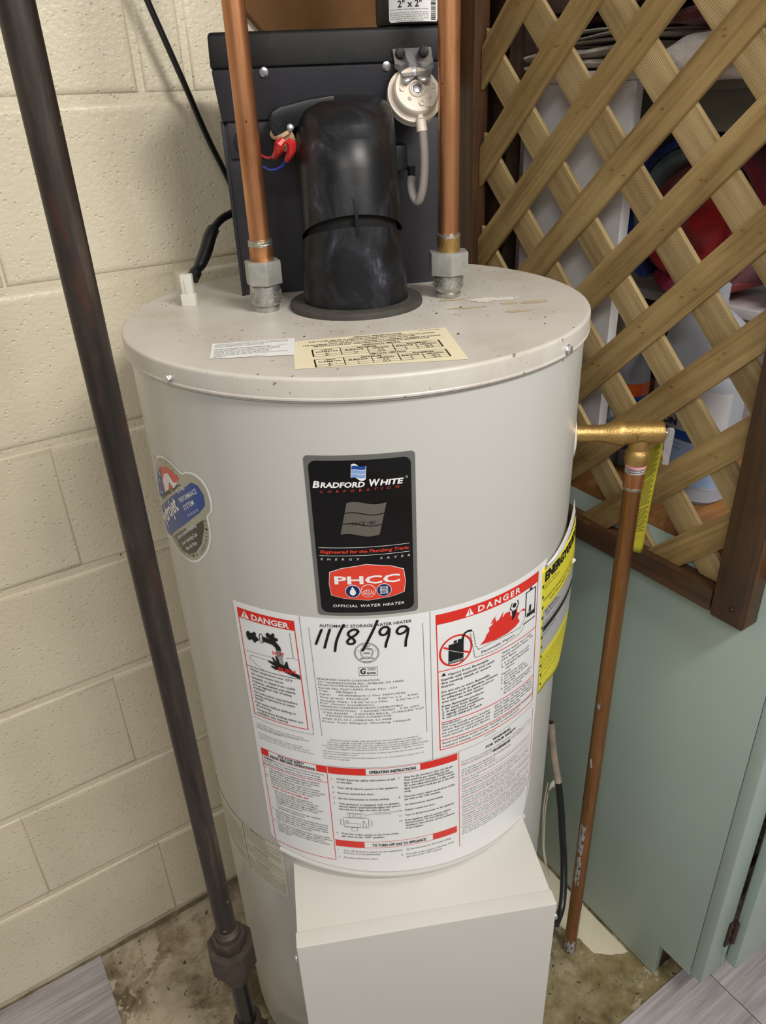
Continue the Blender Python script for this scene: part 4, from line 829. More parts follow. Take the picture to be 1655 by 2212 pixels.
bm = BM(); lathe(bm, [(0.0111, 0.982), (0.0125, 0.9815), (0.0128, 0.9795), (0.0120, 0.9775), (0.0111, 0.977)], TX.x, TX.y, 32); link('solder_joint', bm, 'solder', rv)
bm = BM(); lathe(bm, [(0.0098, 0.004), (0.01115, 0.004), (0.01115, 0.982)], TX.x, TX.y, 32); dp = link('drain_pipe', bm, 'copper_dull', rv, label='straight tarnished copper drain pipe')
for z, hh, az_, aw in ((0.022, 0.026, 200, 200), (0.24, 0.05, 195, 60), (0.32, 0.05, 190, 70), (0.50, 0.012, 190, 40), (0.62, 0.01, 185, 35)):
    bm = BM(); n, k2 = 26, 12; g = []                      # one corrosion crust
    for i in range(n+1):
        col = []
        for j in range(k2+1):
            aa = math.radians(az_-aw/2+aw*j/k2); zz = z-hh+2*hh*i/n; ed = min(1, 3.0*(1-abs(2*i/n-1)))*min(1, 2.6*(1-abs(2*j/k2-1)))
            am = (noise.noise(Vector((aa*3, zz*90, 1)))*0.5+0.55)*ed-0.22
            rr = 0.0112+0.0016*am-0.0004; col.append(bm.verts.new((TX.x+rr*math.cos(aa), TX.y+rr*math.sin(aa), max(zz, 0.001))))
        g.append(col)
    for i in range(n):
        for j in range(k2): bm.faces.new((g[i][j], g[i][j+1], g[i+1][j+1], g[i+1][j]))
    link('corrosion', bm, 'verdigris', dp)
# lever
end = base+e*(dl_+0.0275); side = Vector((0.52, -0.854, 0)); fc = Vector((-0.854, -0.52, 0))
bm = BM(); mt = Matrix((( side.x, 0, fc.x, 0), (side.y, 0, fc.y, 0), (0, 1, 0, 0), (0, 0, 0, 1)))
prism(bm, [(-0.005, 0.004), (-0.0052, 0.0), (-0.0035, -0.042), (0.0035, -0.042), (0.0052, 0.0), (0.005, 0.004), (0.003, 0.007), (-0.003, 0.007)], 0.0, 0.0018, Matrix.Translation(end+e*0.006+side*0.002) @ mt, bev=0.0004)
link('lever', bm, 'zinc', rv)
bm = BM(); lathe(bm, [(0.0016, 0), (0.0016, 0.0075), (0.0024, 0.0078), (0.0020, 0.0095), (0.0001, 0.010)], seg=12, mat=axis_mat(end, e), caps=False); link('rivet', bm, 'zinc', rv)
# folded yellow tag
TG_A = [(0.735, 0.55069, 1.01138), (0.742, 0.53237, 1.041), (0.752, 0.54782, 0.86124), (0.737, 0.55059, 0.86988)]
def tagf(k, off):
    def f(x, y):                                          # x across 0..1, y down 0..1
        (ax_, ay, az_), (bx, by, bz) = TG_A[0], TG_A[1]; (cx_, cy_, cz_), (dx, dy, dz) = TG_A[3], TG_A[2]
        t0 = Vector((ax_, ay, az_)).lerp(Vector((bx, by, bz)), x); b0 = Vector((cx_, cy_, cz_)).lerp(Vector((dx, dy, dz)), x)
        p = t0.lerp(b0, y); bow = 0.006*math.sin(PI*y)*k; return p+Vector((-0.93, -0.36, 0))*(off+bow)
    return f
def tsheet(bm, f):
    g = [[bm.verts.new(f(i/6, j/16)) for j in range(17)] for i in range(7)]
    for i in range(6):
        for j in range(16): bm.faces.new((g[i][j], g[i+1][j], g[i+1][j+1], g[i][j+1]))
bm = BM(); tsheet(bm, tagf(0.3, 0.0)); tg = link('warning_tag', bm, 'tag_yellow', rv, label='folded yellow tag covered in fine print'); md = tg.modifiers.new('t', 'SOLIDIFY'); md.thickness = 0.0005
bm = BM(); tsheet(bm, tagf(0.9, -0.006)); o = link('tag_back_leaf', bm, 'tag_yellow', rv); md = o.modifiers.new('t', 'SOLIDIFY'); md.thickness = 0.0005
bm = BM(); ft = tagf(0.3, 0.0007)
for i in range(62):
    y_ = 0.03+i*0.0152; n = 5
    pts = [(0.06+0.86*k/n, y_) for k in range(n+1)]
    a_ = [ft(x, y) for x, y in pts]; b_ = [ft(x, y+0.006) for x, y in pts]
    if i % 17 == 16: continue
    va = [bm.verts.new(p) for p in a_]; vb = [bm.verts.new(p) for p in b_]
    for k in range(n if i % 3 else n-1): bm.faces.new((va[k], va[k+1], vb[k+1], vb[k]))
link('fine_print', bm, simple('tag_ink', (66, 66, 16), 0.5, var=0), tg, smooth=False, kind='stuff')

# ------------------------------------------------------------------ hot and cold copper pipes with unions
def riser(label, cx_, cy_, side):
    t = thing('copper_pipe', label, 'pipe', (cx_, cy_, ZL), 'copper pipes rising from the lid')
    if side == 'l': zs = dict(nip=1.2231, knl=1.2449, nut=1.2696, ad=1.2852, sol=1.2905); rk, rn = 0.0168, 0.0208
    else: zs = dict(nip=1.2239, knl=1.2415, nut=1.2660, ad=1.2815, sol=1.2845); rk, rn = 0.0163, 0.0240
    bm = BM(); lathe(bm, [(0.0136, ZL), (0.0139, ZL+0.001), (0.0139, ZL+0.005), (0.0128, ZL+0.006), (0.0136, ZL+0.0075), (0.0136, zs['nip']+0.001)], cx_, cy_, 40); link('nipple', bm, 'steel', t)
    bm = BM(); lathe(bm, [(0.0136, zs['nip']), (rk-0.0014, zs['nip']), (rk, zs['nip']+0.002), (rk+0.0002, (zs['nip']+zs['knl'])/2), (rk, zs['knl']-0.002), (rk-0.0016, zs['knl']-0.0006), (rk-0.0018, zs['knl'])], cx_, cy_, 48)
    for k in range(36):                                    # knurled ring
        aa = 2*PI*k/36
        for q in range(3): box(bm, (rk-0.0004, -0.0006, zs['nip']+0.003+q*0.004), (rk+0.0007, 0.0006, zs['nip']+0.0062+q*0.004), mat=Matrix.Translation((cx_, cy_, 0)) @ Matrix.Rotation(aa+q*0.06, 4, 'Z'))
    link('union_collar', bm, 'steel', t)
    bm = BM(); hexnut(bm, (cx_, cy_, zs['knl']), (0, 0, 1), rn, zs['nut']-zs['knl'], rot=0.30 if side == 'l' else 0.02); link('hex_nut', bm, 'nut', t)
    bm = BM(); lathe(bm, [(0.0122, zs['nut']-0.001), (0.0129, zs['nut']), (0.0129, zs['ad'])], cx_, cy_, 36); link('adapter', bm, 'copper' if side == 'l' else 'brass', t)
    bm = BM(); prof = [(0.0129, zs['ad']-0.001)]
    for k in range(7): prof.append((0.0131+0.0004*math.sin(k*2.1), zs['ad']+(zs['sol']-zs['ad'])*k/6))
    prof.append((0.0112, zs['sol']+0.0012)); lathe(bm, prof, cx_, cy_, 36)
    for v in bm.verts: v.co += Vector((noise.noise(v.co*400), noise.noise(v.co*400+Vector((5, 0, 0))), noise.noise(v.co*300)))*0.0006
    link('solder_joint', bm, 'solder', t)
    bm = BM(); lathe(bm, [(0.01115, zs['ad']), (0.01115, 2.3)], cx_, cy_, 40); link('tube', bm, 'copper', t)
riser('copper pipe rising from the lid on the left, soldered above a hex union', 0.3480, 0.7860, 'l')
riser('copper pipe rising from the lid on the right, beside the cream pressure switch', 0.5380, 0.7010, 'r')

# ------------------------------------------------------------------ black iron gas pipe with union
GX, GY = 0.1290, 0.6570
gp = thing('gas_pipe', 'black iron gas pipe standing in front of the block wall', 'pipe', (GX, GY, 0.19))
bm = BM(); lathe(bm, [(0.01335, 0.43), (0.01335, 2.35)], GX, GY, 40); link('riser', bm, 'iron', gp)
bm = BM(); lathe(bm, [(0.01335, 0.208), (0.01335, 0.345)], GX, GY, 40); link('lower_nipple', bm, 'cable', gp)
bm = BM(); lathe(bm, [(0.0140, 0.436), (0.0165, 0.434), (0.0168, 0.428), (0.0185, 0.424)], GX, GY, 32); pass
for z in (0.4355, 0.4385, 0.4415): lathe(bm, [(0.0132, z), (0.0148, z+0.001), (0.0132, z+0.002)], GX, GY, 32)
link('union_ends', bm, 'cast_iron', gp)
bm = BM(); hexnut(bm, (GX, GY, 0.404), (0, 0, 1), 0.0225, 0.022, 8, 0.3); link('upper_nut', bm, 'cast_iron', gp)
bm = BM(); hexnut(bm, (GX, GY, 0.362), (0, 0, 1), 0.0325, 0.044, 8, 0.15); link('union_nut', bm, 'cast_iron', gp)
bm = BM(); lathe(bm, [(0.0300, 0.363), (0.0250, 0.352), (0.0195, 0.346), (0.0185, 0.328), (0.0135, 0.324)], GX, GY, 24); link('union_shoulder', bm, 'cast_iron', gp)
bm = BM(); dirb = (H(-0.1465, 0.25, 0)-Vector((GX, GY, 0))); dirb.z = 0; dn = dirb.normalized(); pts = []
for k in range(9):
    q = PI/2*k/8; pts.append(Vector((GX, GY, 0.205))+dn*0.022*(1-math.cos(q))+Vector((0, 0, -0.022*math.sin(q))))
tube(bm, pts, 0.0185, 20); lathe(bm, [(0.0205, 0.198), (0.0208, 0.200), (0.0208, 0.214), (0.0185, 0.216)], GX, GY, 32); link('elbow', bm, 'cast_iron', gp)
bm = BM(); tube(bm, [pts[-1]-dn*0.002, Vector((GX, GY, 0.183))+dn*(dirb.length)], 0.01335, 24); link('branch', bm, 'iron', gp)
bm = BM(); lathe(bm, [(0.0105, 0.0), (0.0105, 0.164)], GX, GY, 24); link('drip_leg', bm, 'iron', gp)
# ------------------------------------------------------------------ black vent blower on the lid
vb = thing('vent_blower', 'black plastic power vent blower with a wide snorkel on the heater lid', 'blower', tuple(H(0, -0.05, ZL)))
LM = HM @ Matrix(((0, 0, 1, 0), (-1, 0, 0, 0), (0, 1, 0, 0), (0, 0, 0, 1)))   # prism (t, z, s) -> world
def frustum(zs, bev):
    bm = BM(); R_ = [[bm.verts.new(H(s_, t_, z_)) for s_, t_ in ((sa, tb), (sb, tb), (sb, tf_), (sa, tf_))] for z_, sa, sb, tf_, tb in zs]
    for a_, b_ in zip(R_, R_[1:]):
        for i in range(4): bm.faces.new((a_[i], a_[(i+1) % 4], b_[(i+1) % 4], b_[i]))
    bm.faces.new(R_[0]); bm.faces.new(R_[-1]); bmesh.ops.recalc_face_normals(bm, faces=bm.faces[:])
    bmesh.ops.bevel(bm, geom=bm.edges[:], offset=bev, segments=3, profile=0.6, affect='EDGES'); return bm
bm = frustum([(1.403, -0.1280, 0.1180, -0.0785, -0.165), (1.4520, -0.1322, 0.1225, -0.0705, -0.167)], 0.0025); link('housing', bm, 'black_plastic', vb)
bm = frustum([(1.4515, -0.1330, 0.1235, -0.0690, -0.168), (1.4855, -0.1318, 0.1205, -0.0720, -0.170)], 0.005); link('housing_cover', bm, 'cover', vb)
bm = BM(); prism(bm, [(-0.098, ZL), (-0.0865, ZL), (-0.0865, 1.404), (-0.098, 1.404)], -0.1275, 0.119, LM, bev=0.001)
prism(bm, [(-0.150, ZL), (-0.0835, ZL), (-0.0835, 1.404), (-0.150, 1.404)], -0.1300, -0.1262, LM, bev=0.0008)
prism(bm, [(-0.150, ZL), (-0.0835, ZL), (-0.0835, 1.404), (-0.150, 1.404)], 0.1152, 0.119, LM, bev=0.0008)
link('back_panel', bm, 'black_plastic', vb)
bm = BM(); prism(bm, [(-0.087, 1.366), (-0.0825, 1.366), (-0.0825, 1.4035), (-0.087, 1.4035)], -0.1225, -0.050, LM, bev=0.0008); link('raised_pad', bm, 'black_plastic', vb)
bm = BM(); lathe(bm, [(0.0135, 0), (0.0135, 0.003), (0.012, 0.0045), (0.006, 0.0048), (0.0055, 0.0035), (0.0001, 0.0035)], seg=32, mat=axis_mat(H(-0.1035, -0.0825, 1.3835), HD(0, 1, 0)), caps=False); link('grommet', bm, 'coupling', vb)
def screw(p, d, r=0.0042, m='zinc', parent=None, name='screw'):
    bm = BM(); lathe(bm, [(r*1.25, 0), (r*1.25, 0.0008), (r, 0.0012), (r*0.9, 0.0028), (r*0.5, 0.0034), (0.0001, 0.0034)], seg=20, mat=axis_mat(p, d), caps=False)
    q = axis_mat(p, d); box(bm, (-r*0.6, -0.0005, 0.0030), (r*0.6, 0.0005, 0.0038), mat=q); box(bm, (-0.0005, -r*0.6, 0.0030), (0.0005, r*0.6, 0.0038), mat=q)
    return link(name, bm, m, parent)
nrm = HD(0, 1, -0.16)
for p_ in [(0.39752, 0.83922, 1.44814), (0.51734, 0.78461, 1.44929)]: screw(Vector(p_), nrm, 0.0037, parent=vb)
# snorkel
def ring_tube(bm, R_, seg=56, cap0=False, cap1=False):
    rings = []
    for (ct, z, rs, rt, tilt) in R_:
        rings.append([bm.verts.new(H(rs*math.cos(2*PI*k/seg), ct+rt*math.sin(2*PI*k/seg), z+tilt*math.sin(2*PI*k/seg))) for k in range(seg)])
    for j in range(len(rings)-1):
        for i in range(seg): bm.faces.new((rings[j][i], rings[j][(i+1) % seg], rings[j+1][(i+1) % seg], rings[j+1][i]))
    if cap0: bm.faces.new(rings[0])
    if cap1: bm.faces.new(rings[-1])
    bmesh.ops.recalc_face_normals(bm, faces=bm.faces[:])
bm = BM(); ring_tube(bm, [(0, ZL+0.001, 0.0555, 0.0555, 0), (0, ZL, 0.0745, 0.0745, 0), (0, ZL+0.0035, 0.0750, 0.0750, 0), (0, ZL+0.0065, 0.0742, 0.0742, 0), (0, ZL+0.0072, 0.0725, 0.0725, 0), (0, ZL+0.0072, 0.0560, 0.0560, 0)]); link('gasket', bm, 'rubber', vb)
bm = BM(); ring_tube(bm, [(0, ZL+0.004, 0.0590, 0.0590, 0), (0, 1.245, 0.0575, 0.0575, 0.002), (-0.002, 1.270, 0.0560, 0.0560, 0.008), (-0.004, 1.2865, 0.0545, 0.0545, 0.0185), (-0.004, 1.2862, 0.0515, 0.0515, 0.0180), (-0.004, 1.24, 0.0515, 0.0515, 0.0)]); link('snorkel_base', bm, 'snorkel', vb)
bm = BM(); ring_tube(bm, [(-0.004, 1.245, 0.0500, 0.0500, 0), (-0.006, 1.33, 0.049, 0.049, 0.0)], cap0=True, cap1=True); link('slot_shade_plug', bm, 'dark_void', vb)  # near-black plug, the shade inside the slot put into its colour
bm = BM(); ring_tube(bm, [(-0.005, 1.291, 0.0525, 0.0525, 0.026), (-0.005, 1.2905, 0.0548, 0.0548, 0.026), (-0.0055, 1.296, 0.0545, 0.0545, 0.025), (-0.012, 1.34, 0.0527, 0.0530, 0.018), (-0.018, 1.372, 0.0535, 0.0525, 0.012), (-0.019, 1.3735, 0.0528, 0.0520, 0.012), (-0.023, 1.390, 0.0530, 0.0515, 0.006), (-0.028, 1.402, 0.0525, 0.0510, 0.002), (-0.034, 1.411, 0.0505, 0.0490, 0.0), (-0.043, 1.4175, 0.0465, 0.0440, 0.001), (-0.055, 1.4215, 0.0400, 0.037, 0.0), (-0.068, 1.4235, 0.030, 0.024, 0.0), (-0.078, 1.4245, 0.012, 0.012, 0)], cap1=True)
link('snorkel_elbow', bm, 'snorkel', vb)
bm = BM(); prism(bm, [(-0.085, 1.37), (-0.035, 1.37), (-0.035, 1.413), (-0.085, 1.423)], -0.045, 0.045, LM, bev=0.003); link('elbow_root', bm, 'snorkel', vb)
bm = BM(); prism(bm, [(0.046, 1.296), (0.0525, 1.296), (0.0495, 1.332), (0.044, 1.332)], -0.0022, 0.0012, LM, bev=0.0006); link('rib', bm, 'snorkel', vb)
# arm with thermal switch
SM = HM @ Matrix(((1, 0, 0, 0), (0, 0, -1, 0), (0, 1, 0, 0), (0, 0, 0, 1)))      # prism (s, z, t) -> world
bm = BM(); prism(bm, [(-0.0765, 1.392), (-0.0775, 1.405), (-0.0745, 1.4115), (-0.066, 1.4155), (-0.038, 1.421), (-0.010, 1.424), (-0.010, 1.400), (-0.030, 1.4045), (-0.052, 1.396), (-0.066, 1.389), (-0.073, 1.388)], -0.079, -0.006, SM, bev=0.003); link('sensor_arm', bm, 'snorkel', vb)
ts_p = Vector((0.38751, 0.78532, 1.38951))
bm = BM(); q = Matrix.Translation(ts_p) @ HM.to_3x3().to_4x4() @ Matrix.Rotation(math.radians(-25), 4, 'Y') @ Matrix.Rotation(math.radians(22), 4, 'X')
lathe(bm, [(0.0125, 0.004), (0.0125, 0.007)], seg=24, mat=q); box(bm, (-0.0095, -0.007, -0.009), (0.0095, 0.007, 0.006), 0.0025, mat=q); box(bm, (-0.0075, -0.005, -0.014), (0.0075, 0.005, -0.008), 0.0012, mat=q)
sw = link('thermal_switch', bm, 'beige', vb)
screw(ts_p+HD(0.007, 0.012, 0.007), HD(0.1, 1, 0.3), 0.0028, parent=sw)
bm = BM(); box(bm, (-0.001, -0.0006, -0.018), (0.0035, 0.0006, -0.012), mat=q); link('brass_tab', bm, 'brass', sw)
def boot(pts, nm='terminal_boot'):
    bm = BM(); P = [Vector(p) for p in pts]; tube(bm, P, 0.004, 8, rr=[0.0036, 0.0052, 0.0050, 0.0038, 0.0030]); link(nm, bm, 'red_plastic', sw)
boot([(0.38138, 0.77492, 1.38568), (0.37624, 0.77507, 1.3817), (0.37628, 0.77725, 1.37737), (0.3754, 0.78204, 1.37255), (0.37513, 0.78766, 1.36979)]); boot([(0.38559, 0.773, 1.38462), (0.38824, 0.7685, 1.38113), (0.38746, 0.76996, 1.37686), (0.38604, 0.775, 1.36989), (0.38576, 0.77952, 1.36627)])
for nm, m, pts in (('red_wire', 'red_plastic', [(0.37613, 0.78721, 1.37106), (0.37281, 0.79421, 1.36887), (0.37189, 0.80562, 1.36992), (0.37543, 0.82599, 1.37453), (0.38222, 0.85037, 1.38321)]), ('blue_wire', 'blue_wire', [(0.38627, 0.77929, 1.36712), (0.38343, 0.78937, 1.35988), (0.3786, 0.80037, 1.35665), (0.3759, 0.81478, 1.35899), (0.37727, 0.83614, 1.36547), (0.38131, 0.85408, 1.37629)])):
    bm = BM(); tube(bm, smooth_path(pts, 8), 0.0014, 8); link(nm, bm, m, vb)
# pressure switch
PK = 0.80; pc = Vector((0.52557, 0.73998, 1.42639)); nn = (HD(0.06, math.cos(math.radians(27)), math.sin(math.radians(27)))).normalized()
pm = axis_mat(pc, nn); upv = (Vector((0, 0, 1))-nn*nn.z).normalized(); rtv = upv.cross(nn).normalized()
pm = Matrix(((rtv.x, upv.x, nn.x, pc.x), (rtv.y, upv.y, nn.y, pc.y), (rtv.z, upv.z, nn.z, pc.z), (0, 0, 0, 1))) @ Matrix.Scale(PK, 4)
bm = BM(); lathe(bm, [(0.0001, -0.028), (0.030, -0.028), (0.034, -0.022), (0.0365, -0.0185), (0.0372, -0.0165), (0.0365, -0.0140), (0.0345, -0.0135), (0.0315, -0.0115), (0.0305, -0.003), (0.0285, -0.0002), (0.0110, 0.0), (0.0108, 0.0022), (0.0095, 0.0030), (0.0082, 0.0022), (0.0080, -0.005), (0.0001, -0.005)], seg=64, mat=pm, caps=False)
ps = link('pressure_switch', bm, 'cream_plastic', vb, label='round cream pressure switch with a clear hose')
bm = BM()
for x, y, r_ in ((-0.0195, 0.001, 0.0038), (0.0215, 0.003, 0.0038), (0.004, -0.0185, 0.0038), (-0.0105, -0.0115, 0.003), (0.0145, -0.0105, 0.003)):
    lathe(bm, [(r_, -0.0005), (r_, 0.0022), (r_*0.55, 0.0026), (r_*0.5, 0.0008 if r_ > 0.0035 else 0.0040), (0.0001, 0.0008 if r_ > 0.0035 else 0.0042)], seg=20, mat=pm @ Matrix.Translation((x, y, 0)), caps=False)
link('bosses', bm, 'cream_plastic', ps)
bm = BM(); hexnut(bm, pm @ Vector((0, 0, -0.0045)), nn, 0.0042, 0.004); lathe(bm, [(0.0074, -0.0045), (0.0074, 0.0012), (0.0062, 0.0012), (0.0062, -0.0045)], seg=32, mat=pm, caps=False); link('adjusting_screw', bm, 'zinc', ps)
bm = BM(); lathe(bm, [(0.0305, -0.0285), (0.0355, -0.0285), (0.0355, -0.022)], seg=48, mat=pm); link('rear_label', bm, 'white_paper', ps)
bm = BM(); put_text(bm, lambda x, y: pm @ Vector((x, y, 0.0003)), 'V-02', 0.008, -0.0255, 0.0028); link('moulded_mark', bm, 'rubber', ps, smooth=False)
NP = [(0.52559, 0.73558, 1.40306), (0.52525, 0.73354, 1.39782), (0.52529, 0.73132, 1.38638)]
bm = BM(); tube(bm, smooth_path(NP[:2], 2), 0.0036, 16, rr=[0.0034, 0.0036, 0.0042]); tube(bm, [Vector(p) for p in NP[1:3]], 0.0056, 20, rr=[0.0054, 0.0060]); link('hose_nipple', bm, 'cream_plastic', ps)
bm = BM(); tube(bm, smooth_path([(0.52489, 0.7315, 1.39082), (0.52558, 0.73009, 1.38372), (0.52676, 0.72955, 1.36572), (0.52716, 0.73047, 1.34732), (0.52624, 0.73308, 1.32849), (0.52474, 0.73926, 1.31672), (0.52362, 0.74746, 1.3211), (0.52724, 0.7568, 1.33182), (0.53078, 0.76069, 1.33905)], 8), 0.0048, 20); link('clear_hose', bm, 'tube', ps)
bm = BM(); prism(bm, [(-0.086, 1.3465), (-0.060, 1.3465), (-0.060, 1.3725), (-0.086, 1.3755)], 0.046, 0.0735, LM, bev=0.003); link('hose_port_block', bm, 'black_plastic', vb)
bm = BM(); tube(bm, [Vector([(0.52489, 0.7315, 1.39082), (0.52558, 0.73009, 1.38372), (0.52676, 0.72955, 1.36572), (0.52716, 0.73047, 1.34732), (0.52624, 0.73308, 1.32849), (0.52474, 0.73926, 1.31672), (0.52362, 0.74746, 1.3211), (0.52724, 0.7568, 1.33182), (0.53078, 0.76069, 1.33905)][-1])+Vector((0, 0, -0.008)), Vector([(0.52489, 0.7315, 1.39082), (0.52558, 0.73009, 1.38372), (0.52676, 0.72955, 1.36572), (0.52716, 0.73047, 1.34732), (0.52624, 0.73308, 1.32849), (0.52474, 0.73926, 1.31672), (0.52362, 0.74746, 1.3211), (0.52724, 0.7568, 1.33182), (0.53078, 0.76069, 1.33905)][-1]), Vector([(0.52489, 0.7315, 1.39082), (0.52558, 0.73009, 1.38372), (0.52676, 0.72955, 1.36572), (0.52716, 0.73047, 1.34732), (0.52624, 0.73308, 1.32849), (0.52474, 0.73926, 1.31672), (0.52362, 0.74746, 1.3211), (0.52724, 0.7568, 1.33182), (0.53078, 0.76069, 1.33905)][-1])+Vector((0, 0, 0.012))], 0.0040, 16, rr=[0.0026, 0.0036, 0.0050]); link('hose_port', bm, 'coupling', vb)
# zinc bracket
bm = BM()
def bent(pairs, th=0.0012):
    L_, R_ = [], []
    for (sl, sr, t_, z_) in pairs: L_.append(H(sl, t_, z_)); R_.append(H(sr, t_, z_))
    a_ = [(bm.verts.new(l), bm.verts.new(r)) for l, r in zip(L_, R_)]
    for i in range(len(a_)-1): bm.faces.new((a_[i][0], a_[i][1], a_[i+1][1], a_[i+1][0]))
def bent2(rows):
    a_ = [(bm.verts.new(Vector(l)), bm.verts.new(Vector(r))) for l, r in rows]
    for i in range(len(a_)-1): bm.faces.new((a_[i][0], a_[i][1], a_[i+1][1], a_[i+1][0]))
for rows in [[((0.52086, 0.7773, 1.46456), (0.55878, 0.76001, 1.4654)), ((0.52274, 0.77644, 1.45095), (0.561, 0.759, 1.45173)), ((0.51687, 0.76702, 1.44716), (0.55476, 0.74976, 1.44748)), ((0.5153, 0.75785, 1.44421), (0.5479, 0.74299, 1.4447)), ((0.51098, 0.74663, 1.43793), (0.53879, 0.73396, 1.43813))], [((0.51098, 0.74663, 1.43793), (0.52397, 0.74071, 1.43869)), ((0.50951, 0.7429, 1.4353), (0.51754, 0.73925, 1.43541)), ((0.50964, 0.74065, 1.4327), (0.51455, 0.73841, 1.43293))], [((0.52397, 0.74071, 1.43869), (0.53879, 0.73396, 1.43813)), ((0.52604, 0.73537, 1.4355), (0.53545, 0.73108, 1.43556)), ((0.52706, 0.73271, 1.43328), (0.53333, 0.72985, 1.43388))]]: bent2(rows)
bmesh.ops.remove_doubles(bm, verts=bm.verts[:], dist=0.0002)
br = link('bracket', bm, 'zinc', vb); md = br.modifiers.new('t', 'SOLIDIFY'); md.thickness = 0.0012; md.offset = 1
for p_ in [(0.52773, 0.77361, 1.46008), (0.55109, 0.76297, 1.46098)]:
    bm = BM(); hexnut(bm, Vector(p_), HD(0, 1, 0.1), 0.0050, 0.0058); lathe(bm, [(0.0058, 0), (0.0058, 0.001)], seg=24, mat=axis_mat(Vector(p_), HD(0, 1, 0.1))); link('black_bolt', bm, 'coupling', br, kind=None)
screw(Vector((0.53019, 0.75106, 1.44366)), HD(0, 1, 0.5), 0.0036, parent=br)

# ------------------------------------------------------------------ rubber coupling on the flue behind the blower
cp = Vector((0.56233, 0.80455, 0)); cz = 1.4875
t = thing('rubber_coupling', 'black rubber pipe coupling with a white sticker behind the blower', 'coupling', (cp.x, cp.y, cz))
bm = BM(); lathe(bm, [(0.033, cz-0.001), (0.0355, cz), (0.0365, cz+0.004), (0.0365, cz+0.03), (0.0365, 1.62), (0.034, 1.625), (0.031, 1.63)], cp.x, cp.y, 48); link('sleeve', bm, 'coupling', t)
bm = BM(); lathe(bm, [(0.030, 1.60), (0.030, 2.3)], cp.x, cp.y, 40); link('flue_pipe', bm, 'coupling', t)
CA = math.atan2(-cp.y, -cp.x)
def cpl(off): 
    def f(u, v): a_ = CA+u/0.0365; return Vector((cp.x+(0.0366+off)*math.cos(a_), cp.y+(0.0366+off)*math.sin(a_), v))
    return f
bm = BM(); put_poly(bm, cpl(0.0003), rrect(-0.0225, 1.4890, 0.0350, 1.575, 0.003), 0.002); lb = link('size_label', bm, 'white_paper', t, smooth=False)
bm = BM(); f = cpl(0.0006)
put_text(bm, f, '2" x 2"', -0.012, 1.5022, 0.0062, 0.0135, bold=0.02)
for i, s in enumerate(['Cast Iron, Plastic / Hierro fundido, Plastico, Plastique', 'For waste and drain use only 60 In. lbs. torque.', 'Para residuos y drenajes solamente. Apriete', 'Torque de 60 pulgadas libra (6.77 n. m.)', 'Pour utilisation avec des egouts et des drains', 'uniquement. Couple de 60 po-lb']): put_text(bm, f, s, -0.0205+(i == 5)*0.006, 1.4998-i*0.0018-(i > 0)*0.001, 0.0011, 0.0215-(i == 5)*0.006)
random.seed(5); v = 1.4905
while v < 1.53: 
    h_ = random.choice((0.0003, 0.0005, 0.0009)); put_poly(bm, f, rect(0.0245, v, 0.0315, v+h_), 0.002); v += h_+random.choice((0.0004, 0.0006, 0.0008))
link('black_print', bm, 'ink', lb, smooth=False, kind='stuff')
bm = BM(); put_poly(bm, f, rect(-0.016, 1.5102, 0.0225, 1.535), 0.002); link('blue_print', bm, 'print_blue', lb, smooth=False)

# ------------------------------------------------------------------ cables
bm = BM(); tube(bm, smooth_path([(0.33232, 1.01, 1.55788), (0.34129, 1.01, 1.52799), (0.35637, 1.01, 1.48522), (0.3717, 1.01, 1.44209), (0.39206, 1.01, 1.38288), (0.41388, 1.01, 1.32983), (0.42198, 1.0, 1.28699)], 8), 0.0046, 12, flat=0.75); tag(link('power_cable', bm, 'cable'), 'black cable slanting down the block wall behind the blower', 'cable')
sc_ = thing('sensor_cable', 'short black sleeved cable ending in a white plug on the lid', 'cable', (0.288, 0.869, ZL))
bm = BM(); tube(bm, smooth_path([(0.40023, 0.92, 1.3175), (0.379, 0.92, 1.30579), (0.35914, 0.915, 1.29979), (0.34323, 0.905, 1.29195), (0.33433, 0.9, 1.28511)], 8), 0.0046, 14); link('cord', bm, 'cable', sc_)
bm = BM(); sp = smooth_path([(0.3425, 0.905, 1.29098), (0.33458, 0.9, 1.28299), (0.32515, 0.893, 1.27026), (0.31374, 0.885, 1.25803), (0.30427, 0.878, 1.25135), (0.29633, 0.872, 1.24443)], 8); n = len(sp); tube(bm, sp, 0.007, 16, rr=[0.0070+0.0008*math.sin(i/n*5)+(0.0010 if i > n-9 else 0)-0.0010*math.exp(-((i-n*0.72)/3)**2) for i in range(n)]); link('sleeve', bm, 'cable', sc_)
c0 = Vector((0.288, 0.869, ZL)); rm = Matrix.Translation(c0) @ Matrix.Rotation(math.radians(-36), 4, 'Z')
bm = BM(); box(bm, (-0.0085, -0.0055, 0), (0.0085, 0.0055, 0.014), 0.0008, mat=rm); box(bm, (-0.0065, -0.0042, 0.013), (0.0068, 0.0042, 0.036), 0.0008, mat=rm); box(bm, (-0.002, -0.0052, 0.014), (0.003, -0.004, 0.03), 0.0003, mat=rm); link('plug', bm, 'white_plastic', sc_)
se = Vector([(0.3425, 0.905, 1.29098), (0.33458, 0.9, 1.28299), (0.32515, 0.893, 1.27026), (0.31374, 0.885, 1.25803), (0.30427, 0.878, 1.25135), (0.29633, 0.872, 1.24443)][-1])
for nm, m, dx in (('white_core', 'print_white', -0.003), ('orange_core', 'orange', 0.0035)):
    bm = BM(); tube(bm, [se+Vector((dx*0.6, dx*-0.4, 0.004)), c0+(rm.to_3x3() @ Vector((dx, 0, 0)))+Vector((0, 0, 0.034))], 0.0015, 8); link(nm, bm, m, sc_)
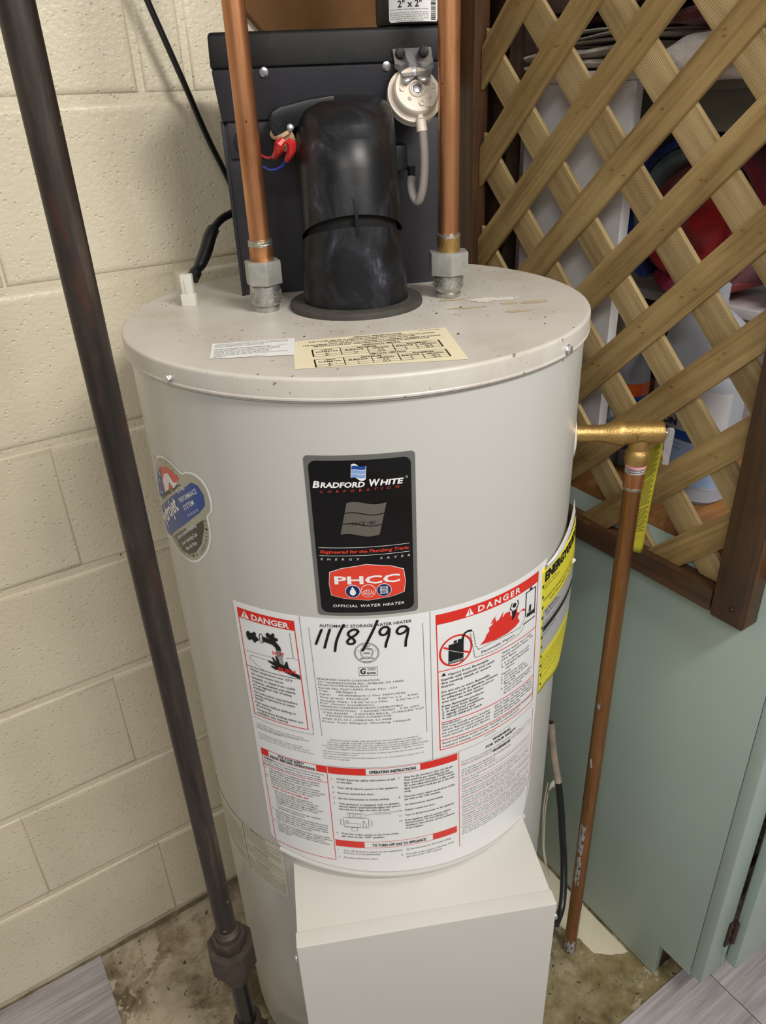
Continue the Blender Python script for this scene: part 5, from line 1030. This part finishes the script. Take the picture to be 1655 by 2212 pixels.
bm = BM(); tube(bm, smooth_path([(0.66884, 0.60436, 0.55231), (0.66951, 0.59306, 0.49312), (0.6646, 0.57332, 0.44942), (0.65659, 0.55499, 0.41035), (0.64629, 0.53771, 0.37394), (0.63598, 0.52043, 0.33754), (0.6149, 0.49707, 0.30687), (0.59744, 0.48304, 0.29223), (0.57454, 0.4715, 0.28843)], 8), 0.0056, 12); cd = link('supply_cord', bm, 'cable'); tag(cd, 'black cord running down behind the right side of the control box', 'cord')
bm = BM(); pth = smooth_path([(0.66884, 0.60436, 0.55231), (0.66951, 0.59306, 0.49312), (0.6646, 0.57332, 0.44942), (0.65659, 0.55499, 0.41035), (0.64629, 0.53771, 0.37394), (0.63598, 0.52043, 0.33754), (0.6149, 0.49707, 0.30687), (0.59744, 0.48304, 0.29223), (0.57454, 0.4715, 0.28843)][:3], 8); tube(bm, pth, 0.0059, 12); link('paint_smear', bm, simple('dried_paint', (134, 122, 108), 0.7, var=0.3, vs=40), cd)
wc = thing('cable_clip', 'white adhesive cable clip with thin cream wires beside the control box', 'clip', [(0.68205, 0.58735, 0.41408), (0.6802, 0.58819, 0.41995), (0.67347, 0.59126, 0.42367), (0.66886, 0.59336, 0.41712), (0.66679, 0.5943, 0.40446)][0])
bm = BM(); W_ = [Vector(p) for p in [(0.68205, 0.58735, 0.41408), (0.6802, 0.58819, 0.41995), (0.67347, 0.59126, 0.42367), (0.66886, 0.59336, 0.41712), (0.66679, 0.5943, 0.40446)]]
vv = []
for i, p in enumerate(W_): vv.append((bm.verts.new(p+Vector((0, 0, 0.009))), bm.verts.new(p+Vector((0, 0, -0.007)))))
for i in range(len(vv)-1): bm.faces.new((vv[i][0], vv[i][1], vv[i+1][1], vv[i+1][0]))
o = link('strap', bm, 'white_plastic', wc); md = o.modifiers.new('t', 'SOLIDIFY'); md.thickness = 0.0012
bm = BM(); tube(bm, smooth_path([(0.66679, 0.5943, 0.40446), (0.66101, 0.59144, 0.36881), (0.65905, 0.58684, 0.31733), (0.65643, 0.58254, 0.28829), (0.65079, 0.56862, 0.26213), (0.65479, 0.5668, 0.24634), (0.65893, 0.56492, 0.22907)], 6), 0.0013, 8); tube(bm, smooth_path([(0.66524, 0.59501, 0.4288), (0.65808, 0.59278, 0.38076), (0.6568, 0.58787, 0.3179), (0.65233, 0.57891, 0.28336), (0.65034, 0.56883, 0.25737)], 6), 0.0011, 8); link('thin_wires', bm, 'beige_wire', wc)

# ------------------------------------------------------------------ sage green cabinet
CX = 0.799
gc = thing('cabinet', 'sage green painted cabinet with a pine top beside the heater', 'cabinet', (0.95, 0.6, 0))
bm = BM(); prism(bm, [(1.036, 0.0035), (0.4255, 0.0035), (0.4255, 0.090), (0.362, 0.090), (0.362, 0.878), (1.036, 0.878)], CX, CX+0.018, Matrix(((0, 0, 1, 0), (1, 0, 0, 0), (0, 1, 0, 0), (0, 0, 0, 1))), bev=0.0008); link('side_panel', bm, 'green', gc)
bm = BM(); box(bm, (CX, 0.3405, 0.0955), (CX+0.052, 0.3615, 0.878), 0.003); link('face_frame', bm, 'green', gc)
for za, zb in ((0.0955, 0.150), (0.80, 0.878)):
    bm = BM(); box(bm, (CX+0.0525, 0.3405, za), (1.75, 0.3600, zb), 0.002); link('face_rail', bm, 'green', gc)
bm = BM(); box(bm, (CX+0.0185, 0.4255, 0.003), (1.75, 0.437, 0.0900), 0.001); link('toe_kick', bm, 'stain_dark', gc)
bm = BM(); box(bm, (CX+0.057, 0.3175, 0.110), (1.35, 0.3390, 0.845), 0.007, seg=3); dr = link('cabinet_door', bm, 'green', gc)
bm = BM(); box(bm, (CX+0.040, 0.3368, 0.165), (CX+0.056, 0.3400, 0.225), 0.0006)
lathe(bm, [(0.003, 0.168), (0.0045, 0.170), (0.0045, 0.220), (0.003, 0.222)], CX+0.0545, 0.3355, 16)
for z in (0.175, 0.195, 0.215): lathe(bm, [(0.003, 0), (0.002, 0.0015)], seg=10, mat=axis_mat((CX+0.0465, 0.3368, z), (0, -1, 0)))
link('hinge', bm, 'hinge', dr)
bm = BM(); box(bm, (CX+0.001, 0.345, 0.8785), (1.75, 1.036, 0.8985), 0.002); link('countertop', bm, 'shelf_wood', gc, label='bare pine top')
bm = BM(); box(bm, (1.735, 0.36, 0.004), (1.75, 1.036, 0.878)); link('far_side', bm, 'green', gc)

# ------------------------------------------------------------------ framed lattice screen
FX0, FX1 = 0.7715, 0.7985; YA, YB = 0.4465, 0.947; ZB = 0.849; ZT = 1.95
lp = thing('lattice_screen', 'framed wooden diamond lattice screen with dark stained frame beside the heater', 'lattice', (0.785, 0.6, 0.81))
bm = BM(); prism(bm, [(-0.0235, 0.001), (-0.0215, -0.002), (0.0225, -0.002), (0.0255, 0.004), (0.0255, ZT-0.814+0.045), (-0.0235, ZT-0.814+0.045)], -0.0135, 0.0135, bev=0.002)
def wp(x, y, z): return Matrix.Translation((x, y, z))
MV = Matrix(((0, 0, 1, 0), (-1, 0, 0, 0), (0, 1, 0, 0), (0, 0, 0, 1)))            # local x -> -y, y -> z, z -> x
for v in bm.verts: v.co = Vector((v.co.y, v.co.x, -v.co.z))                        # grain along local x
MS = Matrix(((0, 0, 1, 0), (0, -1, 0, 0), (1, 0, 0, 0), (0, 0, 0, 1)))             # local x->z, y->-y, z->x
bmesh.ops.recalc_face_normals(bm, faces=bm.faces[:])
link('stile', bm, 'stain', lp, mw=wp((FX0+FX1)/2, 0.4215, 0.8145) @ MS)
bm = BM(); box(bm, (0, -0.0235, -0.0135), (ZT-0.814+0.045, 0.0235, 0.0135), 0.002); link('stile', bm, 'stain', lp, mw=wp((FX0+FX1)/2, 0.9715, 0.8145) @ MS)
bm = BM(); box(bm, (-0.2500, -0.0165, -0.0130), (0.2500, 0.0165, 0.0130), 0.0015)
MR = Matrix(((0, 0, 1, 0), (1, 0, 0, 0), (0, 1, 0, 0), (0, 0, 0, 1)))               # local x->y, y->z, z->x
link('rail', bm, 'stain', lp, mw=wp((FX0+FX1)/2, (YA+YB)/2, 0.8325) @ MR)
bm = BM(); box(bm, (-0.2500, -0.0165, -0.0130), (0.2500, 0.0165, 0.0130), 0.0015); link('rail', bm, 'stain', lp, mw=wp((FX0+FX1)/2, (YA+YB)/2, ZT+0.0165) @ MR)
screw(Vector((FX0, 0.4165, 0.8365)), Vector((-1, 0, 0)), 0.0026, 'hinge', lp)
def clip(poly, ax_, val, keep_greater):
    out = []
    for i in range(len(poly)):
        a_, b_ = poly[i], poly[(i+1) % len(poly)]; ia = (a_[ax_] >= val) == keep_greater; ib = (b_[ax_] >= val) == keep_greater
        if ia: out.append(a_)
        if ia != ib:
            f_ = (val-a_[ax_])/(b_[ax_]-a_[ax_]); out.append(tuple(a_[k]+f_*(b_[k]-a_[k]) for k in (0, 1)))
    return out
SQ = math.sqrt(0.5)
def slat(ctr, hw, kind, x0, x1, mat_):
    # kind 'f': y+z = ctr ; kind 'b': z-y = ctr
    hwv = hw; L = 3.0
    if kind == 'f': p0 = (0.0, ctr); d = (-SQ, SQ); nrm_ = (SQ, SQ)
    else: p0 = (0.0, ctr); d = (SQ, SQ); nrm_ = (-SQ, SQ)
    P = [(p0[0]+d[0]*a_+nrm_[0]*b_, p0[1]+d[1]*a_+nrm_[1]*b_) for a_, b_ in ((-L, -hwv), (L, -hwv), (L, hwv), (-L, hwv))]
    for ax_, val, kg in ((0, YA+0.0005, True), (0, YB-0.0005, False), (1, ZB+0.0005, True), (1, ZT-0.0005, False)): P = clip(P, ax_, val, kg); 
    if len(P) < 3: return
    cy_ = sum(p[0] for p in P)/len(P); cz_ = sum(p[1] for p in P)/len(P)
    ex = Vector((0, d[0], d[1])); ez = Vector((1, 0, 0)); ey = ez.cross(ex)
    Mw = Matrix(((ex.x, ey.x, ez.x, (x0+x1)/2), (ex.y, ey.y, ez.y, cy_), (ex.z, ey.z, ez.z, cz_), (0, 0, 0, 1)))
    loc = []
    for p in P:
        q_ = Vector((0, p[0]-cy_, p[1]-cz_)); loc.append((q_.dot(ex), q_.dot(ey)))
    bm = BM(); prism(bm, loc, -(x1-x0)/2, (x1-x0)/2, bev=0.0007); bmesh.ops.recalc_face_normals(bm, faces=bm.faces[:]); link('slat', bm, mat_, lp, mw=Mw, ang=50)
FC = [1.384+0.1267*k for k in range(13)]; BC = [0.2680+0.1285*k for k in range(11)]
random.seed(3)
for c_ in FC: slat(c_, 0.0190, 'f', 0.7830, 0.7903, 'lattice')
for c_ in BC[:-1]: slat(c_, 0.0195, 'b', 0.7905, 0.7979, 'lattice_back')
bm = BM()
for a_ in FC:
    for b_ in BC:
        y_, z_ = (a_-b_)/2, (a_+b_)/2
        if YA+0.01 < y_ < YB-0.01 and ZB+0.01 < z_ < 1.7:
            for k in range(random.choice((1, 2, 2))):
                yy, zz = y_+random.uniform(-0.013, 0.013), z_+random.uniform(-0.010, 0.010); box(bm, (0.7824, yy-0.0022, zz-0.0005), (0.7829, yy+0.0022, zz+0.0006))
link('staples', bm, 'brass', lp, kind='stuff')
bm = BM(); box(bm, (-0.55, -0.028, -0.014), (0.55, 0.028, 0.014), 0.002); o = link('wood_post', bm, 'stain_dark', mw=wp(0.823, 0.945, 1.45) @ MS); tag(o, 'dark brown wooden post behind the far end of the lattice', 'post')

# ------------------------------------------------------------------ shelf unit and what stands behind the lattice
su = thing('shelf_unit', 'white laminate shelf unit standing on the cabinet behind the lattice', 'shelf', (0.84, 0.8, 0.90))
bm = BM(); box(bm, (0.832, 0.7130, 0.8990), (0.849, 0.905, 1.4270), 0.0012); link('side_board', bm, 'white_board', su)
bm = BM(); box(bm, (0.832, 0.68, 1.4275), (1.25, 0.914, 1.4400), 0.001); link('top_shelf', bm, 'white_board', su)
bm = BM(); box(bm, (0.990, 0.40, 1.128), (1.25, 0.90, 1.1420), 0.001); link('middle_shelf', bm, 'white_board', su)
bm = BM(); box(bm, (1.050, 0.40, 0.8990), (1.062, 0.76, 1.1275), 0.001); link('divider', bm, 'white_board', su)
bm = BM(); box(bm, (1.252, 0.36, 0.9), (1.27, 1.03, 2.0)); link('interior_shade_board', bm, 'stain_dark', su)  # added board, closes off stray light; dark colour keeps the shelf interior unlit
bm = BM(); box(bm, (0.845, 1.0245, 1.4410), (1.25, 1.0350, 2.0)); link('dark_backing_sheet', bm, 'stain_dark', su)  # added dark sheet so the gap above the linens shows black
gb = thing('storage_bin', 'shallow charcoal plastic bin resting above the rolled beach towel', 'bin', (1.05, 0.64, 1.3745))
bm = BM(); prism(bm, [(0.42, 1.3680), (0.88, 1.3680), (0.885, 1.420), (0.41, 1.420)], 0.888, 1.24, Matrix(((0, 0, 1, 0), (1, 0, 0, 0), (0, 1, 0, 0), (0, 0, 0, 1))), bev=0.006); link('bin_body', bm, 'grey_bin', gb)
bm = BM(); box(bm, (0.882, 0.405, 1.4130), (1.245, 0.8900, 1.4265), 0.003); link('bin_lid', bm, 'grey_bin', gb)

def folded(name, label, cat, mat_, y0, y1, x0, x1, z0, layers, th, seed, group=None, round_=0.0, ribs=False, droop=0.0):
    """stack of folded cloth: each fold a soft slab joined at one rounded end"""
    bm = BM()
    for L_ in range(layers):
        nu, nv = 40, 10; z = z0+L_*th*0.97; g = []
        dx = 0.010*noise.noise(Vector((L_*3.1, seed, 0)))
        for i in range(nu+1):
            fy = i/nu; y_ = y0+(y1-y0)*fy; ring = []
            for k in range(16):
                a_ = 2*PI*k/16; ca, sa = math.cos(a_), math.sin(a_)
                cx_ = (x0+x1)/2; hx = (x1-x0)/2; ex_ = math.copysign(abs(ca)**0.45, ca)*hx; ez_ = math.copysign(abs(sa)**0.7, sa)*th*0.5
                tap = min(1.0, 5*min(fy, 1-fy)+0.55)
                wv = 0.0035*noise.noise(Vector((y_*14, L_*2.3+seed, ex_*8)))
                if ribs and ca < 0: ex_ -= 0.0012*math.sin(y_*900)
                dr_ = -droop*max(0, -ca)*(0.5+0.5*noise.noise(Vector((y_*9, seed, 5))))
                ring.append(bm.verts.new((cx_+dx+ex_+0.006*noise.noise(Vector((y_*11, L_+seed, 2))), y_, z+th*0.5+ez_*tap+wv+dr_)))
            g.append(ring)
        for i in range(nu):
            for k in range(16): bm.faces.new((g[i][k], g[i][(k+1) % 16], g[i+1][(k+1) % 16], g[i+1][k]))
        bm.faces.new(g[0]); bm.faces.new(g[-1])
    bmesh.ops.recalc_face_normals(bm, faces=bm.faces[:]); o = link(name, bm, mat_); tag(o, label, cat, group); return o
G_ = 'folded linens on the top shelf'
folded('folded_towel', 'ribbed cream cloth folded at the far left of the top shelf', 'towel', 't_cream', 0.70, 0.93, 0.835, 1.05, 1.4405, 2, 0.014, 1, G_, ribs=True)
folded('folded_towel', 'thin white cloth folded on the ribbed cream cloth', 'towel', 't_white', 0.68, 0.905, 0.845, 1.05, 1.4725, 3, 0.006, 2, G_, droop=0.004)
folded('folded_towel', 'grey-white fluffy towel hanging over the shelf edge', 'towel', 't_white', 0.425, 0.660, 0.802, 1.03, 1.422, 1, 0.052, 3, G_, droop=0.004)
folded('folded_towel', 'dark red towel folded on the fluffy white towel', 'towel', 't_maroon', 0.43, 0.66, 0.812, 1.03, 1.422+0.053, 3, 0.024, 4, G_)
folded('folded_towel', 'plum coloured towel topmost of the left stack', 'towel', simple('plum', (62, 24, 40), 0.95, var=0.1), 0.68, 0.89, 0.85, 1.05, 1.4920, 2, 0.012, 5, G_)

def roll(name, label, c_, arcs, x0, x1, cat='towel'):
    """beach towel rolled round an axis running away from the lattice; arcs: (radius, a0, a1, thickness, material, squash)"""
    t = thing(name, label, cat, (x0, c_[0], c_[1]-0.11), 'rolled towels on the middle shelf')
    for j, (r_, a0, a1, th, m_, sq) in enumerate(arcs):
        bm = BM(); n = 34; rings = []
        xs = [x0+0.004*j-0.004, x0+0.004*j, x0+0.004*j+0.01, (x0+x1)/2, x1]
        def P_(a_, rr, x, q): 
            wob = 0.006*noise.noise(Vector((math.cos(a_)*1.7, math.sin(a_)*1.7, x*9+j))); return Vector((x, c_[0]-(rr+wob)*math.cos(a_), c_[1]+(rr+wob)*math.sin(a_)*sq))
        for i in range(n+1):
            a_ = math.radians(a0+(a1-a0)*i/n); ring = []
            e_ = min(1.0, 8*min(i/n, 1-i/n)+0.5); h = th/2*e_
            prof = [(x1, h), (xs[2], h), (xs[1], h*0.85), (xs[0], 0.0), (xs[1], -h*0.85), (xs[2], -h), (x1, -h)]
            for x, d_ in prof: ring.append(bm.verts.new(P_(a_, r_+d_, x, 0)))
            rings.append(ring)
        for i in range(n):
            for k in range(7): bm.faces.new((rings[i][k], rings[i][(k+1) % 7], rings[i+1][(k+1) % 7], rings[i+1][k]))
        bm.faces.new(rings[0]); bm.faces.new(rings[-1]); bmesh.ops.recalc_face_normals(bm, faces=bm.faces[:])
        link('towel_fold', bm, m_, t)
    return t
RT = roll('rolled_towel', 'bright red, pink and blue beach towel rolled up on the middle shelf', (0.69318, 1.25469), [(0.104, 92, 232, 0.014, 't_blue', 1.0), (0.088, 66, 215, 0.018, 't_teal', 1.0), (0.100, -60, 70, 0.018, 't_rose', 1.0), (0.088, 236, 322, 0.030, 't_pink', 1.02), (0.104, 236, 318, 0.010, 't_red', 0.98)], 0.945, 1.08)
bm = BM(); g = []; n_, m_ = 72, 26                          # soft red folds filling the middle of the roll
for j in range(m_+1):
    row = []
    for i in range(n_):
        a_ = 2*PI*i/n_; q_ = j/m_; rr_ = 0.0795*q_**0.8
        py, pz = (0.69318, 1.25469)[0]+0.004-rr_*math.cos(a_), (0.69318, 1.25469)[1]-0.004+rr_*math.sin(a_)
        fold = 0.020*math.sin((py*62+pz*24)+3.2*noise.noise(Vector((py*16, pz*12, 3))))+0.014*noise.noise(Vector((py*34, pz*20, 8)))
        row.append(bm.verts.new((0.952-0.022*math.sqrt(max(0, 1-q_*q_))+fold*(1-q_**4)*0.8+0.030*q_**6, py, pz)))
    g.append(row)
for j in range(m_):
    for i in range(n_): bm.faces.new((g[j][i], g[j][(i+1) % n_], g[j+1][(i+1) % n_], g[j+1][i]))
bmesh.ops.remove_doubles(bm, verts=bm.verts[:], dist=0.00005); bmesh.ops.recalc_face_normals(bm, faces=bm.faces[:]); link('inner_folds', bm, 't_red', RT, ang=80)
roll('rolled_towel', 'small red towel roll at the right end of the middle shelf', (0.5, 1.322), [(0.042, 0, 359, 0.018, 't_red', 1.0), (0.022, 0, 330, 0.02, 't_maroon', 1.0)], 0.965, 1.08)
folded('folded_towel', 'rose towel folded beneath the small red towel roll', 'towel', 't_rose', 0.42, 0.535, 0.975, 1.10, 1.1425, 4, 0.0310, 8)

# translucent jug with a blue label
jg = thing('cleaner_jug', 'large frosted jug of lemon cleaner with a blue label behind the lattice', 'jug', ((0.893, 0.5959)[0], (0.893, 0.5959)[1], 0.8985))
JX, JY = (0.893, 0.5959); JA, JB = 0.041, 0.062
def jring(bm, prof, a_=JA, b_=JB, seg=48):
    rings = []
    for k_s, z in prof: rings.append([bm.verts.new((JX+a_*k_s*math.copysign(abs(math.cos(2*PI*k/seg))**0.8, math.cos(2*PI*k/seg)), JY+b_*k_s*math.copysign(abs(math.sin(2*PI*k/seg))**0.8, math.sin(2*PI*k/seg)), z)) for k in range(seg)])
    for j in range(len(rings)-1):
        for i in range(seg): bm.faces.new((rings[j][i], rings[j][(i+1) % seg], rings[j+1][(i+1) % seg], rings[j+1][i]))
    bm.faces.new(list(reversed(rings[0]))); bm.faces.new(rings[-1])
bm = BM(); jring(bm, [(0.9, 0.8987), (1.0, 0.905), (1.0, 1.07), (0.985, 1.078), (0.93, 1.084), (0.95, 1.09), (0.93, 1.11), (0.86, 1.13), (0.70, 1.148), (0.45, 1.160), (0.30, 1.166), (0.30, 1.174)]); link('jug_body', bm, 'jug', jg)
bm = BM(); lathe(bm, [(0.017, 1.172), (0.017, 1.194), (0.014, 1.196)], JX, JY, 32); link('cap', bm, 'jug', jg)
def jf(off):
    def f(u, v):
        th = math.copysign(math.asin(min(0.995, abs(u)/JB)**1.25), u); a_ = PI+th
        return Vector((JX+(JA+off)*math.copysign(abs(math.cos(a_))**0.8, math.cos(a_)), JY+(JB+off)*math.copysign(abs(math.sin(a_))**0.8, math.sin(a_)), v))
    return f
def jrect(v0, v1, m_, off, nm, parent):
    bm = BM(); put_poly(bm, jf(off), rect(-0.060, v0, 0.060, v1), 0.003); return link(nm, bm, m_, parent)
jl = jrect(0.925, 1.065, 'grey_label', 0.0004, 'jug_label', jg)
jrect(1.018, 1.064, 'blue_label', 0.0007, 'blue_field', jl) if False else None
jrect((1.00447, 0.99082)[1], (1.00447, 0.99082)[0], 'print_blue', 0.0007, 'blue_band', jl); jrect(0.927, (1.00447, 0.99082)[1]-0.002, 'pale_blue', 0.0006, 'pale_field', jl)
bm = BM(); f = jf(0.0012); mir = f
put_text(bm, mir, 'LEMON', -0.046, (1.00447, 0.99082)[0]+0.0050, 0.0095, 0.002, bold=0.05); put_text(bm, mir, 'ALL PURPOSE CLEANER', -0.047, (1.00447, 0.99082)[0]+0.0165, 0.0042, 0.025)
put_text(bm, mir, 'Removes Stains', -0.018, (1.00447, 0.99082)[1]-0.007, 0.0028, 0.013); put_text(bm, mir, 'Laundry \u2022 Kitchen', -0.024, (1.00447, 0.99082)[1]-0.0135, 0.0028, 0.013)
link('navy_print', bm, 'print_navy', jl, smooth=False, kind='stuff')
bm = BM(); put_text(bm, mir, 'CLEAR', -0.034, (1.00447, 0.99082)[1]+0.0035, 0.0066, -0.004, space=1.2); link('pale_print', bm, 'grey_label', jl, smooth=False, kind='stuff')
# small bottles left of the jug
def bottle(label, x, y, r_, h, m_, bands):
    t = thing('spray_bottle', label, 'bottle', (x, y, 0.8985), 'small bottles behind the lattice'); z = 0.8987
    bm = BM(); lathe(bm, [(r_*0.9, z), (r_, z+0.005), (r_, z+h*0.62), (r_*0.85, z+h*0.72), (r_*0.45, z+h*0.82), (r_*0.42, z+h*0.86)], x, y, 36); link('bottle_body', bm, m_, t)
    bm = BM(); lathe(bm, [(r_*0.5, z+h*0.85), (r_*0.5, z+h*0.93), (r_*0.35, z+h*0.94), (r_*0.35, z+h)], x, y, 24); link('bottle_cap', bm, 'white_plastic', t)
    for a_, b_, mm in bands:
        bm = BM(); lathe(bm, [(r_+0.0005, z+a_), (r_+0.0005, z+b_)], x, y, 36, caps=False); link('label_band', bm, mm, t)
bottle('clear bottle with orange and dark blue label left of the large jug', (0.9, 0.7214)[0], (0.9, 0.7214)[1], 0.030, 0.23, 'jug', [(0.03, 0.115, 'blue_label'), (0.115, 0.135, 'orange')])
bottle('small dark translucent bottle nearest the white side board', (0.875, 0.7309)[0], (0.875, 0.7309)[1], 0.026, 0.12, simple('smoky_bottle', (86, 92, 100), 0.25, var=0.1), [])
bm = BM(); box(bm, (0.935, 0.40, 0.8990), (1.045, 0.443, 0.99), 0.001); tag(link('cardboard_box', bm, 'cardboard'), 'brown cardboard box right of the large jug behind the lattice', 'box')
